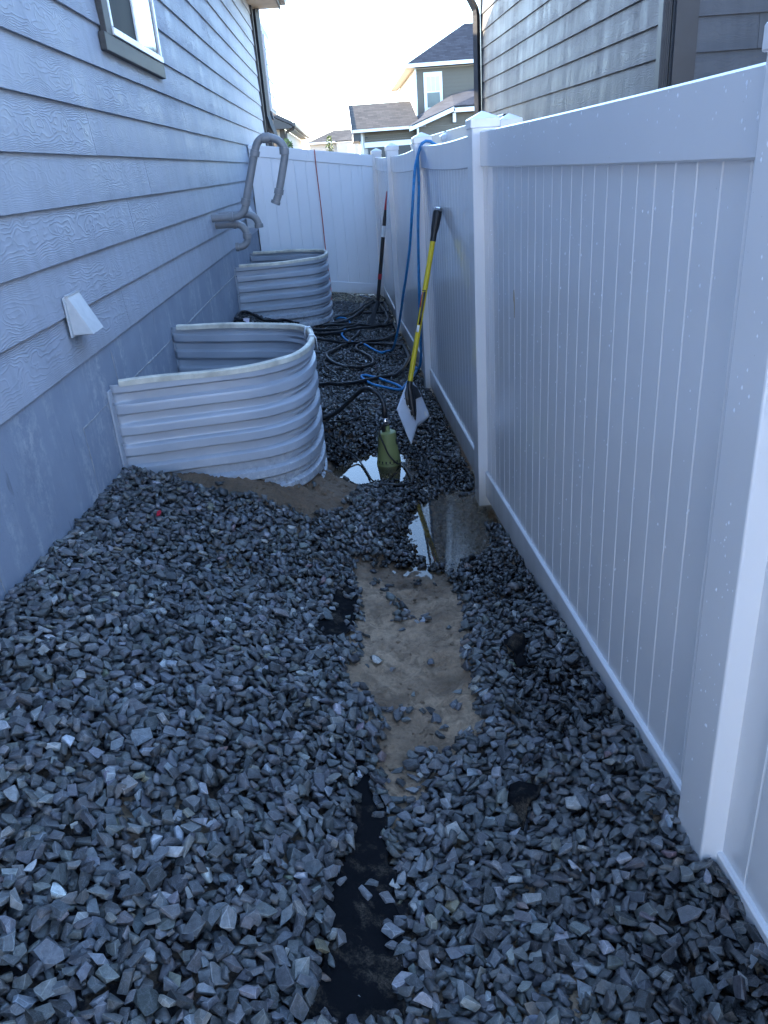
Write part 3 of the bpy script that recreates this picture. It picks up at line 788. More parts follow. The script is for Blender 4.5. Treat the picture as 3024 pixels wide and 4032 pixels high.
def build_stones(ST):
    r = np.random.default_rng(31)
    n = len(ST)
    # frames: flat side follows the slope, with a random tumble
    nrm = np.column_stack([-np.clip(ST[:, 6], -0.9, 0.9), -np.clip(ST[:, 7], -0.9, 0.9), np.ones(n)]) + r.normal(0, 0.27, (n, 3))
    nrm /= np.linalg.norm(nrm, axis=1)[:, None]
    ang = r.uniform(0, 2 * np.pi, n)
    t = np.column_stack([np.cos(ang), np.sin(ang), np.zeros(n)])
    u = t - nrm * (t * nrm).sum(1)[:, None]; u /= np.linalg.norm(u, axis=1)[:, None]
    v = np.cross(nrm, u)
    kind = r.random(n)
    val = 0.090 * np.exp(r.normal(0, 0.50, n))
    tint = np.column_stack([1.0 + 0.05 * r.normal(size=n), np.full(n, 1.0), 0.99 + 0.06 * r.normal(size=n)])
    col = val[:, None] * tint
    br = kind > 0.972
    col[br] = np.column_stack([0.15 + 0.06 * r.random(br.sum()), 0.128 + 0.05 * r.random(br.sum()), 0.105 + 0.04 * r.random(br.sum())])
    wh = kind > 0.9935
    col[wh] = np.array([0.36, 0.345, 0.315]) * r.uniform(0.8, 1.15, (wh.sum(), 1))
    gate_sun = ST[:, 1] > 10.55
    col[gate_sun] *= np.array([2.4, 2.1, 1.6])  # sunlight under the cross fence painted into the stone colour, warm and brighter
    x, y, z = ST[:, 0], ST[:, 1], ST[:, 2]
    wet = np.clip((0.075 - z) / 0.06, 0, 1)
    wet = np.maximum(wet, 0.62 * np.clip((y - 4.0) / 0.6, 0, 1) * np.clip((9.8 - y) / 1.5, 0, 1) * np.clip(0.75 + vnoise(x, y, 2.0, 2) * 1.4, 0, 1))
    wet = np.maximum(wet, 0.95 * np.clip((x - 0.33) / 0.14, 0, 1) * np.clip(0.9 + vnoise(x, y, 3.0, 1) * 1.4, 0, 1))  # fence shade painted in: stones along the fence darkened like wet ones
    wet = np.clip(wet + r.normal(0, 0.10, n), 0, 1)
    sh = r.integers(0, len(SHAPES), n)
    # the 300 that show largest in view
    P = np.column_stack([x, y, z]) - np.array([0, 0, 1.8])
    cx = P @ np.array(CAM_R); cy = P @ np.array(CAM_D); cz = P @ np.array(CAM_F)
    px = 1512 + 3036 * cx / cz; py = 2016 + 3036 * cy / cz
    vis = (px > 10) & (px < 3010) & (py > 10) & (py < 4010)
    top = np.array([z[i] + 0.5 * ST[i, 5] >= hm(x[i], y[i]) - 0.006 for i in range(n)])
    score = np.where(vis & top, ST[:, 3] * ST[:, 4] / cz ** 2, 0)
    chosen = np.argsort(-score)[:300]
    sing = np.zeros(n, bool); sing[chosen] = True

    near = (y < 2.75) & (top | (r.random(n) < 0.0))
    def verts(i):
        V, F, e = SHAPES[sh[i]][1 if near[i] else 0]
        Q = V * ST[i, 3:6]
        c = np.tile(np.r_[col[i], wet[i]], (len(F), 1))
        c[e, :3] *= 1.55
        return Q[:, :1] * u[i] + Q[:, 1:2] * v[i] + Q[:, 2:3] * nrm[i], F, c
    def setcol(me, C):
        a = me.attributes.new('col', 'FLOAT_COLOR', 'FACE')
        a.data.foreach_set('color', np.ascontiguousarray(C, dtype=np.float32).ravel())
    # singles
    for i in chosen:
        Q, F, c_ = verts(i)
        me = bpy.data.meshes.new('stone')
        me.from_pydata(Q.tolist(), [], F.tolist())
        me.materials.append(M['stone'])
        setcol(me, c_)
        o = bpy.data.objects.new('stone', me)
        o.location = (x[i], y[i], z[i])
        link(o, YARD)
    # the rest as one mass
    VV = []; FF = []; CC = []; off = 0
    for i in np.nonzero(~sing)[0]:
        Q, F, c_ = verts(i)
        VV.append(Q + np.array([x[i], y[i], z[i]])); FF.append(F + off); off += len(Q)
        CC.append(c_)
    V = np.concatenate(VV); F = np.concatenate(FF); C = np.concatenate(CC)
    me = bpy.data.meshes.new('gravel')
    me.vertices.add(len(V)); me.vertices.foreach_set('co', V.ravel().astype(np.float32))
    me.loops.add(F.size); me.loops.foreach_set('vertex_index', F.ravel().astype(np.int32))
    me.polygons.add(len(F)); me.polygons.foreach_set('loop_start', np.arange(0, F.size, 3, dtype=np.int32))
    me.update(calc_edges=True)
    me.materials.append(M['stone'])
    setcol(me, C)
    o = bpy.data.objects.new('gravel', me)
    link(o, YARD)
    o['kind'] = 'stuff'
    print('stones', n, 'tris', len(F))
build_stones(ST)

# crumbs and clods of soil lying on the bare sand
def clods():
    r = np.random.default_rng(91)
    VV = []; FF = []; off = 0
    while len(VV) < 620:
        x, y = r.uniform(-0.6, 0.45), r.uniform(1.35, 4.75)
        i1, i2 = bool(inside(SAND1, x, y)), bool(inside(SAND2, x, y))
        if not (i1 or i2): continue
        if vnoise(np.array(x), np.array(y), 9, 2) < r.uniform(-0.45, 0.25): continue
        V, F, e = SHAPES[int(r.integers(0, len(SHAPES)))][0]
        s = 0.0018 + 0.007 * r.random() ** 3 + (0.008 * r.random() if i1 and r.random() < 0.12 else 0)
        a = r.uniform(0, 6.28)
        Q = V * np.array([s, s * r.uniform(0.6, 1), s * r.uniform(0.45, 0.8)])
        Q = np.column_stack([Q[:, 0] * math.cos(a) - Q[:, 1] * math.sin(a), Q[:, 0] * math.sin(a) + Q[:, 1] * math.cos(a), Q[:, 2]])
        VV.append(Q + np.array([x, y, float(terrain(np.array([x]), np.array([y]))[0]) + s * 0.2])); FF.append(F + off); off += len(Q)
    b = MB(); b.add(np.concatenate(VV), [tuple(f) for f in np.concatenate(FF)])
    o = b.build('soil_crumbs', M['soil'])
    me = o.data
    me.attributes.new('bare', 'FLOAT', 'POINT').data.foreach_set('value', np.ones(len(me.vertices), np.float32))
    me.attributes.new('damp', 'FLOAT', 'POINT').data.foreach_set('value', np.full(len(me.vertices), 0.75, np.float32))
    o.parent = YARD
    o['kind'] = 'stuff'
clods()

# puddle water: one level sheet, the bank rises through it
def puddles():
    b = MB()
    b = MB()
    b.add([(-0.32, 3.05, 0), (0.74, 3.05, 0), (0.70, 5.3, 0), (-0.24, 5.3, 0)], [(0, 1, 2, 3)])
    o = b.build('puddle_water', M['water'])
    tag(o, 'shallow standing water between the window well and the fence', 'water', kind='structure')
puddles()

# ------------------------------------------------------------------ left house
LH = empty('house', (-3.0, 6.0, 0.0))
tag(LH, 'grey lap-sided house along the left side with concrete foundation', 'house')
EXP = 0.2032
LAP0 = 1.8 - 0.681
def lap_board(name, mat, parent, p0, p1, z0, z1, out, t=0.009):
    # p0, p1: plan points on the sheathing line, out: unit plan normal; bottom edge stands proud, top is tucked in
    p0 = np.array(p0); p1 = np.array(p1); o = np.array(out)
    def q(p, d, z): return (*(p + o * d), z)
    b = MB()
    b.hexa([q(p0, 0.004, z0), q(p1, 0.004, z0), q(p1, 0.026, z0), q(p0, 0.026, z0), q(p0, -0.004, z1), q(p1, -0.004, z1), q(p1, 0.0095, z1), q(p0, 0.0095, z1)])
    return b.build(name, mat, parent)
def lay_boards(parent, mat, a, b, out, z_first, z_last, seed, L=3.66):
    a = np.array(a, float); b = np.array(b, float)
    D = np.linalg.norm(b - a); e = (b - a) / D
    r = random.Random(seed)
    z = z_first; k = 0
    while z < z_last:
        s = -r.uniform(0.4, L - 0.3)
        while s < D:
            s0, s1 = max(s, 0), min(s + L, D)
            if s1 - s0 > 0.02:
                dz = r.uniform(-0.0012, 0.0012)
                lap_board('siding_board', mat, parent, a + e * (s0 + 0.0012), a + e * (s1 - 0.0012), z + dz, min(z + EXP + 0.03, z_last + 0.02), out)
            s += L
        z += EXP; k += 1
lay_boards(LH, M['siding'], (WALL_X - 0.02, -0.95), (WALL_X - 0.02, 13.62), (1, 0), LAP0, 4.08, 5)
b = MB().box((-9.5, -0.95, -0.8), (WALL_X - 0.022, 13.9, 4.08)); b.build('wall_core', M['concrete'], LH)
b = MB().box((-1.4, -0.94, -0.8), (WALL_X - 0.004, 13.9, LAP0 + 0.01)); FND = b.build('foundation', M['concrete'], LH)
# raised form seams left by the concrete forms
def seam(pts, w=0.007):
    b = MB()
    P = cr([(WALL_X - 0.003, y, z) for y, z in pts], 0.03)
    r = random.Random(len(pts) + int(pts[0][0] * 10))
    b.tube([p + np.array((0, 0, r.uniform(-.002, .002))) for p in P], [w * r.uniform(0.3, 1.0) for _ in P], 5)
    b.build('form_seam', M['ridge'], FND)
seam([(3.16, 0.875), (3.30, 0.873), (3.45, 0.876), (3.60, 0.874)], 0.005)
seam([(3.16, 0.875), (3.17, 0.7), (3.165, 0.56)], 0.003)
seam([(3.78, 0.872), (4.2, 0.875), (4.6, 0.872), (5.02, 0.874)], 0.005)
seam([(5.06, 0.874), (5.8, 0.872), (6.6, 0.876), (7.4, 0.873), (8.2, 0.873)], 0.006)
seam([(2.18, 1.02), (2.17, 0.8), (2.185, 0.62)], 0.003)
seam([(3.74, 1.08), (3.75, 0.95), (3.745, 0.88)], 0.003)
# window
WIN = MB().box((WALL_X + 0.0, 4.80, 2.50), (WALL_X + 0.012, 6.03, 3.72)).build('window', M['frame'], LH)
def fr(y0, y1, z0, z1, x1=0.052, x0=0.004, name='window_frame', mat='frame'):
    return MB().box((WALL_X + x0, y0, z0), (WALL_X + x1, y1, z1)).build(name, M[mat], WIN, bevel=0.004)
fr(4.785, 4.815, 2.552, 3.72, 0.036); fr(5.975, 6.02, 2.552, 3.72, 0.036); fr(4.785, 6.02, 2.512, 2.55, 0.042); fr(5.385, 5.43, 2.552, 3.72, 0.032)
fr(4.817, 5.383, 2.552, 3.72, 0.022, 0.014, 'window_screen', 'screen')
fr(5.432, 5.973, 2.552, 3.72, 0.024, 0.014, 'pane', 'glass')
fr(4.61, 6.06, 2.425, 2.510, 0.032, 0.0, 'window_sill', 'trim')
fr(4.66, 4.782, 2.504, 3.72, 0.033, 0.0, 'side_trim', 'trim')
# eave, gutter and roof
b = MB().box((WALL_X - 0.2, -1.35, 4.085), (-0.73, 14.05, 4.11)); b.build('soffit', M['soffit'], LH)
b = MB().box((-0.755, -1.35, 4.07), (-0.728, 14.06, 4.26)); b.build('fascia', M['trim'], LH)
b = MB().prism([(-0.727, -1.35, 4.12), (-0.65, -1.35, 4.12), (-0.61, -1.35, 4.24), (-0.727, -1.35, 4.24)], (0, 15.41, 0)); b.build('gutter', M['spout'], LH)
b = MB().prism([(-0.72, -1.35, 4.262), (-0.72, -1.35, 4.30), (-6.2, -1.35, 7.75), (-11.5, -1.35, 4.3), (-11.5, -1.35, 4.1), (-6.2, -1.35, 7.6)], (0, 15.6, 0)); b.build('roof', M['shingle_b'], LH)
# far corner: trim, downspout, porch beyond
b = MB().box((WALL_X - 0.03, 13.622, LAP0), (WALL_X + 0.03, 13.76, 4.08)); b.build('corner_trim', M['trim'], LH)
b = MB()
b.tube([(-1.105, 13.84, 4.06), (-1.105, 13.84, 2.62), (-1.07, 13.84, 2.48), (-1.03, 13.86, 2.36), (-1.0, 13.87, 2.1)], 0.048, 4); b.build('downspout', M['spout'], LH, smooth=False)
b = MB().box((-1.16, 13.93, 0.3), (-1.085, 14.05, 3.80)); b.build('porch_post_trim', M['spout'], LH)
b = MB().box((-1.16, 13.93, 3.802), (-1.06, 14.04, 4.08)); b.build('porch_panel', M['siding'], LH)
b = MB().box((-1.3, 14.06, 0.3), (-1.055, 14.28, 2.58)); b.build('stone_column', M['rock'], LH, bevel=0.02)
b = MB().prism([(-1.33, 14.04, 2.582), (-1.03, 14.04, 2.582), (-1.06, 14.06, 2.70), (-1.33, 14.06, 2.74)], (0, 0.26, 0)); b.build('column_cap', M['roofdark'], LH)
bw = MB().box((-1.3, 14.30, 2.72), (-1.075, 15.6, 3.95)).build('bay_wall', M['siding'], LH)
for k in range(5):
    z = 2.76 + k * 0.215
    MB().box((-1.08, 14.40, z), (-1.058, 15.5, z + 0.195)).build('pane', M['blind'], bw)
# vent hoods
def vent_hood(y0, y1, zt, zb, xo, w=0.012):
    b = MB()
    x = WALL_X + 0.012
    b.hexa([(x, y0, zb), (x, y1, zb), (x + xo, y1, zb), (x + xo, y0, zb), (x, y0, zt), (x, y1, zt), (x + 0.012, y1, zt), (x + 0.012, y0, zt)])
    v = b.build('vent_hood', M['vent'], LH, bevel=0.003)
    MB().box((x + 0.01, y0 + 0.015, zb - 0.003), (x + xo - 0.012, y1 - 0.015, zb + 0.004)).build('hood_opening', M['black'], v)
    MB().box((x - 0.004, y0 - 0.018, zb - 0.006), (x + 0.0035, y1 + 0.018, zt - 0.001)).build('wall_plate', M['vent'], v, bevel=0.001)
    MB().hexa([(x + 0.002, y0 - 0.006, zt - 0.0), (x + 0.002, y1 + 0.006, zt), (x + 0.016, y1 + 0.006, zt), (x + 0.016, y0 - 0.006, zt), (x + 0.002, y0 - 0.006, zt + 0.006), (x + 0.002, y1 + 0.006, zt + 0.006), (x + 0.016, y1 + 0.006, zt + 0.006), (x + 0.016, y0 - 0.006, zt + 0.006)]).build('hood_flange', M['vent'], v)
    return v
vent_hood(3.25, 3.40, 1.40, 1.245, 0.085)
vent_hood(9.72, 9.92, 1.50, 1.22, 0.14)

# ------------------------------------------------------------------ PVC vent pipes from the left wall
def pvc(name, label, path, r, rings, step=0.02):
    t = empty(name, (path[0][0], path[0][1], path[0][2]))
    tag(t, label, 'pipe', 'grey plastic pipes on the left wall')
    P = cr(path, step)
    MB().tube(P, r, 14).build('pipe', M['pvc'], t)
    for a, b2 in rings:
        a = np.array(a); b2 = np.array(b2)
        MB().tube([a, a + (b2 - a) * 0.04, a + (b2 - a) * 0.96, b2], [r * 1.02, r * 1.26, r * 1.26, r * 1.02], 14).build('coupling', M['pvc'], t)
    return t
Y1 = 7.30
pvc('vent_pipe', 'tall grey plastic pipe bent over like a walking cane above the well', [(-1.18, Y1, 1.466), (-1.10, Y1, 1.466), (-1.0, Y1, 1.466), (-0.93, Y1, 1.473), (-0.883, Y1, 1.51), (-0.862, Y1, 1.56), (-0.85, Y1, 1.60), (-0.80, Y1, 1.75), (-0.75, Y1, 1.90), (-0.725, Y1, 1.97), (-0.695, Y1, 2.035), (-0.64, Y1, 2.072), (-0.57, Y1, 2.066), (-0.505, Y1, 2.03), (-0.472, Y1, 1.975), (-0.476, Y1, 1.92), (-0.52, Y1, 1.77), (-0.565, Y1, 1.63), (-0.585, Y1, 1.585), (-0.605, Y1, 1.545)],
    0.033, [((-1.02, Y1, 1.466), (-0.985, Y1, 1.467)), ((-0.868, Y1, 1.555), (-0.85, Y1, 1.605)), ((-0.735, Y1, 1.935), (-0.72, Y1, 1.98)), ((-0.475, Y1, 1.985), (-0.478, Y1, 1.93)), ((-0.555, Y1, 1.665), (-0.568, Y1, 1.62)), ((-0.595, Y1, 1.57), (-0.606, Y1, 1.545)), ((-0.65, Y1, 2.068), (-0.585, Y1, 2.068))])
Y2 = 7.42
pvc('vent_pipe', 'lower grey plastic pipe turning down and back towards the wall', [(-1.18, Y2, 1.40), (-1.09, Y2, 1.40), (-1.0, Y2, 1.40), (-0.945, Y2, 1.385), (-0.91, Y2, 1.34), (-0.90, Y2, 1.295), (-0.905, Y2, 1.25), (-0.935, Y2, 1.215), (-0.975, Y2, 1.205), (-1.01, Y2, 1.205)],
    0.031, [((-1.01, Y2, 1.40), (-0.98, Y2, 1.398)), ((-0.9, Y2, 1.315), (-0.9, Y2, 1.27)), ((-0.985, Y2, 1.205), (-1.015, Y2, 1.205))])
Y3 = 7.75
pvc('vent_pipe', 'short grey plastic elbow pointing down behind the other two pipes', [(-1.18, Y3, 1.46), (-1.0, Y3, 1.46), (-0.9, Y3, 1.455), (-0.845, Y3, 1.425), (-0.82, Y3, 1.37), (-0.818, Y3, 1.335)], 0.033, [((-0.82, Y3, 1.37), (-0.818, Y3, 1.333))])

# ------------------------------------------------------------------ window wells
def window_well(k, label):
    dy = k * WELL_DY
    t = empty('window_well', (WALL_X, 4.3 + dy, 0.3))
    tag(t, label, 'window well', 'corrugated window wells along the left house')
    P = np.array(cr([(x, y + dy, 0) for x, y in WELL], 0.022))[:, :2]
    n = len(P)
    T = np.gradient(P, axis=0); T /= np.linalg.norm(T, axis=1)[:, None]
    N = np.column_stack([T[:, 1], -T[:, 0]])     # outward
    N *= np.sign((N * (P - np.array([-1.0, 4.3 + dy]))).sum(1))[:, None]
    s = np.linspace(0, 1, n)
    z = np.arange(0.945, -0.3, -0.0062)
    pitch = 0.106
    ph = (0.945 - z) / pitch
    main = np.clip(3.8 * np.sin(2 * np.pi * (ph + 0.10)), -1, 1) * 0.0145
    bow = np.clip((np.minimum(s, 1 - s) - 0.30) / 0.05, 0, 1)
    rib = np.clip(np.cos(2 * np.pi * (ph + 0.10 - 0.75)), 0, 1) ** 5 * 0.018
    endf = np.clip(np.minimum(s, 1 - s) / 0.03, 0, 1)
    off = main[None] * (0.25 + 0.75 * endf[:, None]) + rib[None] * bow[:, None]
    G = np.zeros((n, len(z), 3))
    G[..., 0] = P[:, :1] + N[:, :1] * off; G[..., 1] = P[:, 1:] + N[:, 1:] * off; G[..., 2] = z[None]
    MB().sheet(G).build('corrugated_wall', M['steel'], t, smooth=True, solid=0.003)
    # rim trim
    rim = []
    r = random.Random(k)
    for i in range(n):
        w = 0.016 if bow[i] < 0.5 else 0.014
        c = P[i] + N[i] * 0.004
        zz = 0.95 + 0.004 * math.sin(i * 0.21 + k) * (1 - bow[i])
        rim.append([(*(c - N[i] * w), zz - 0.016), (*(c - N[i] * w), zz + 0.008), (*(c - N[i] * w * 0.55), zz + 0.014), (*(c + N[i] * w * 0.55), zz + 0.014), (*(c + N[i] * w), zz + 0.008), (*(c + N[i] * w), zz - 0.016), (*(c - N[i] * w), zz - 0.016)])
    R_ = np.array(rim)[2:-2]
    bb = MB().sheet(R_)
    bb.add(R_[0][:6], [(0, 1, 2, 3, 4, 5)]); bb.add(R_[-1][:6], [(5, 4, 3, 2, 1, 0)])
    bb.build('rim_trim', M['rim'], t, smooth=True)
    # clips on the rounded front
    for f in ((0.50, 0.60) if k == 0 else (0.55,)):
        i = int(f * n)
        c = np.array([*(P[i] + N[i] * 0.004), 0.95]); nn = np.array([*N[i], 0]); tt = np.array([*T[i], 0])
        ring = [c + nn * a + np.array([0, 0, h]) for a, h in ((-0.024, -0.045), (-0.023, 0.0), (-0.012, 0.020), (0.012, 0.020), (0.023, 0.0), (0.026, -0.06))]
        g = np.array([[p - tt * 0.012 for p in ring], [p + tt * 0.012 for p in ring]])
        MB().sheet(g).build('rim_clip', M['clip'], t, smooth=True, solid=0.004)
    # wall flanges and bolts
    for e, sgn in ((P[0], -1), (P[-1], 1)):
        fl = MB().box((WALL_X - 0.003, e[1], -0.45), (WALL_X + 0.006, e[1] + sgn * 0.055, 0.925)).build('wall_flange', M['steel'], t, bevel=0.002)
        for zb in (0.86, 0.66):
            MB().tube([(WALL_X + 0.004, e[1] + sgn * 0.03, zb), (WALL_X + 0.016, e[1] + sgn * 0.03, zb)], 0.008, 6).build('bolt', M['chrome'], fl)
    return t
window_well(0, 'near corrugated grey metal window well with two white clips on its rim')
window_well(1, 'far corrugated grey metal window well close to the white cross fence')

# ------------------------------------------------------------------ long vinyl fence on the right
FA = math.atan2(-0.029025, 1.0)           # fence runs along +Y, leaning to -X
FE = np.array([-0.029025, 1.0]); FE /= np.linalg.norm(FE)
FN = np.array([-FE[1], FE[0]])            # towards the yard (-X)
def fpt(y, d, z):
    c = np.array([fence_x(y) + 0.025, y])
    q = c + FN * d
    return (q[0], q[1], z)
FENCE = empty('vinyl_fence', (0.66, 4.0, 0.0))
tag(FENCE, 'long white vinyl privacy fence along the right side of the yard', 'fence')
def post(parent, mat, c, e, n, ztop, zbot=-0.15, w=0.0635):
    c = np.array(c[:2])
    def q(a, b_, z): return (*(c + e * a + n * b_), z)
    p = MB().hexa([q(-w, -w, zbot), q(w, -w, zbot), q(w, w, zbot), q(-w, w, zbot), q(-w, -w, ztop), q(w, -w, ztop), q(w, w, ztop), q(-w, w, ztop)]).build('post', mat, parent, bevel=0.005)
    k = w + 0.006; z0 = ztop - 0.045; z1 = ztop - 0.004; z2 = ztop + 0.03
    b = MB()
    b.add([q(-k, -k, z0), q(k, -k, z0), q(k, k, z0), q(-k, k, z0), q(-k, -k, z1), q(k, -k, z1), q(k, k, z1), q(-k, k, z1), q(0, 0, z2)],
          [(3, 2, 1, 0), (0, 1, 5, 4), (1, 2, 6, 5), (2, 3, 7, 6), (3, 0, 4, 7), (4, 5, 8), (5, 6, 8), (6, 7, 8), (7, 4, 8)])
    b.build('post_cap', mat, p, bevel=0.004)
    return p
PY = [-1.25, 1.3315, 4.035, 6.36, 8.90, 11.22]
for y in PY:
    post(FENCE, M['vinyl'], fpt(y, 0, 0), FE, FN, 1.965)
def rail(parent, mat, name, y0, y1, zt0, zt1, h, d, sag, pt=None, n=14):
    pt = pt or fpt
    G = []
    for i in range(n + 1):
        t = i / n; y = y0 + (y1 - y0) * t
        zt = zt0 + (zt1 - zt0) * t - sag * 4 * t * (1 - t)
        bev = 0.005
        G.append([pt(y, d, zt - h + bev), pt(y, d, zt - bev), pt(y, d - bev, zt), pt(y, -d + bev, zt), pt(y, -d, zt - bev), pt(y, -d, zt - h + bev), pt(y, -d + bev, zt - h), pt(y, d - bev, zt - h), pt(y, d, zt - h + bev)])
    G = np.array(G)
    b = MB().sheet(G)
    return b.build(name, mat, parent, smooth=True)
def slat(parent, mat, y0, y1, z0a, z0b, z1a, z1b, pt, front=0.012, back=-0.010, c=0.0042, dpt=0.0045):
    prof = [(y0, back), (y0, front - dpt), (y0 + c, front), (y1 - c, front), (y1, front - dpt), (y1, back)]
    vs = []
    for y, d in prof:
        t = (y - y0) / (y1 - y0)
        vs.append(pt(y, d, z0a + (z0b - z0a) * t))
    for y, d in prof:
        t = (y - y0) / (y1 - y0)
        vs.append(pt(y, d, z1a + (z1b - z1a) * t))
    b = MB().add(vs, [(i, (i + 1) % 6, 6 + (i + 1) % 6, 6 + i) for i in range(6)] + [(5, 4, 3, 2, 1, 0), (6, 7, 8, 9, 10, 11)])
    return b.build('slat', mat, parent)
# per panel: end heights of bottom rail top and top rail top, sag
PAN = [(0, 0.325, 0.300, 1.915, 1.913, 0.0), (1, 0.301, 0.206, 1.913, 1.907, 0.004), (2, 0.214, 0.232, 1.906, 1.905, 0.016), (3, 0.232, 0.19, 1.90, 1.87, 0.018), (4, 0.19, 0.225, 1.872, 1.885, 0.012)]
for k, b0, b1, t0, t1, sag in PAN:
    y0 = PY[k] + 0.056; y1 = PY[k + 1] - 0.056
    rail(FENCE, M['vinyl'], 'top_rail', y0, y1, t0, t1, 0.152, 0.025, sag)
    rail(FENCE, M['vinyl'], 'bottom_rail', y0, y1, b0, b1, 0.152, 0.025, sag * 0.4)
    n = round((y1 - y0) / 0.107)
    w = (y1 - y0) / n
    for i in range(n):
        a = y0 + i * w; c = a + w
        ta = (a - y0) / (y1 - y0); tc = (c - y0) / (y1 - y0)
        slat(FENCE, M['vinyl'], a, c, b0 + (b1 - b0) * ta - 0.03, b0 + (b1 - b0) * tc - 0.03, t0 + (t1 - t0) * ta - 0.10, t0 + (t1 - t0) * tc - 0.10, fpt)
# a brown scuff where something rubbed the second panel
def scuff():
    b = MB()
    pts = [(3.335, 1.275), (3.35, 1.272), (3.352, 1.23), (3.34, 1.215), (3.338, 1.16), (3.33, 1.158), (3.326, 1.21), (3.33, 1.24)]
    vs = [fpt(y, 0.0132, z) for y, z in pts] + [fpt(y, 0.0126, z) for y, z in pts]
    n = len(pts)
    b.add(vs, [tuple(range(n)), tuple(range(2 * n - 1, n - 1, -1))] + [(i, (i + 1) % n, n + (i + 1) % n, n + i) for i in range(n)])
    b.build('scuff_mark', M['wood'], FENCE)
scuff()

# ------------------------------------------------------------------ cross fence at the far end
GATE = empty('vinyl_fence', (-0.3, 11.05, 0.0))
tag(GATE, 'white vinyl cross fence closing the far end, its top sloping down right', 'fence')
G0 = np.array([-1.105, 10.95]); G1 = np.array([0.425, 11.15])
GE = (G1 - G0) / np.linalg.norm(G1 - G0); GN = np.array([GE[1], -GE[0]])
GL = np.linalg.norm(G1 - G0)
def gpt(s, d, z):
    q = G0 + GE * s + GN * d
    return (q[0], q[1], z)
post(GATE, M['vinyl2'], G0, GE, GN, 2.13, 0.1)
gtop = lambda s: 2.135 - 0.145 * s
gbot = lambda s: 0.505 - 0.152 * s
s0, s1 = 0.055, GL - 0.02
rail(GATE, M['vinyl2'], 'top_rail', s0, s1, gtop(s0), gtop(s1), 0.14, 0.025, 0.0, gpt)
rail(GATE, M['vinyl2'], 'bottom_rail', s0, s1, gbot(s0), gbot(s1), 0.145, 0.025, 0.0, gpt)
n = 10; w = (s1 - s0) / n
for i in range(n):
    a = s0 + i * w; c = a + w
    slat(GATE, M['vinyl2'], a, c, gbot(a) - 0.04, gbot(c) - 0.04, gtop(a) - 0.10, gtop(c) - 0.10, gpt, c=0.005, dpt=0.006)
b = MB().box((-1.172, 10.93, 0.3), (-1.140, 10.99, 2.05)); b.build('nailer_strip', M['wood'], GATE)

# ------------------------------------------------------------------ neighbour's fence seen over the long fence
NF = empty('vinyl_fence', (1.0, 7.0, 0.0))
tag(NF, 'second white vinyl fence whose top shows just behind the long fence', 'fence')
def npt(y, d, z): return (1.0 - 0.029 * (y - 7) - d, y, z)
E2 = np.array([-0.029, 1.0]); E2 /= np.linalg.norm(E2); N2 = np.array([-E2[1], E2[0]])
NPY = [5.27, 7.7, 10.1]
for y in NPY: post(NF, M['vinyl'], npt(y, 0, 0), E2, N2, 2.0)
for a, c in zip(NPY[:-1], NPY[1:]):
    a2, c2 = a + 0.06, c - 0.06
    rail(NF, M['vinyl'], 'top_rail', a2, c2, 2.03, 2.03, 0.152, 0.025, 0.0, npt, 4)
    rail(NF, M['vinyl'], 'bottom_rail', a2, c2, 0.25, 0.25, 0.152, 0.025, 0.0, npt, 4)
    n = 11; w = (c2 - a2) / n
    for i in range(n): slat(NF, M['vinyl'], a2 + i * w, a2 + (i + 1) * w, 0.2, 0.2, 1.93, 1.93, npt)

# ------------------------------------------------------------------ right house
RH = empty('house', (4.0, 9.0, 0.0))
tag(RH, 'dark grey lap-sided neighbour house rising behind the right fence', 'house')
A_ = np.array([2.262, 5.80]); B_ = np.array([2.085, 12.30])
RE = (B_ - A_) / np.linalg.norm(B_ - A_); RN = np.array([-RE[1], RE[0]])
lay_boards(RH, M['siding_r'], A_ + RE * 0.10, B_ - RE * 0.05, RN, 0.85 + 0.0585, 4.08, 21)
RX = np.array([1.0, 0.012]); RX /= np.linalg.norm(RX)
lay_boards(RH, M['siding_rf'], A_ + RX * 0.13, A_ + RX * 5.2, np.array([0.012, -1.0]), 0.85 + 0.0585 - 0.006, 4.08, 22)
c0 = A_ - RN * 0.025 + RE * 0.03; c1 = B_ - RN * 0.025; c2 = c1 + np.array([8.0, 0.1]); c3 = c0 + np.array([8.0, 0.1])
MB().hexa([(*c0, -0.2), (*c3, -0.2), (*c2, -0.2), (*c1, -0.2), (*c0, 4.08), (*c3, 4.08), (*c2, 4.08), (*c1, 4.08)]).build('wall_core', M['concrete'], RH)
def rbox(o, e, n, a0, a1, d0, d1, z0, z1, name, mat, **kw):
    f = lambda a, d, z: (*(o + e * a + n * d), z)
    return MB().hexa([f(a0, d0, z0), f(a1, d0, z0), f(a1, d1, z0), f(a0, d1, z0), f(a0, d0, z1), f(a1, d0, z1), f(a1, d1, z1), f(a0, d1, z1)]).build(name, M[mat], RH, **kw)
RXN = np.array([0.012, -1.0])
rbox(A_, RE, RN, 0.002, 0.10, -0.01, 0.03, 0.5, 4.08, 'corner_trim', 'spout')
rbox(A_, RX, RXN, -0.02, 0.13, -0.01, 0.03, 0.5, 4.08, 'corner_trim', 'spout')
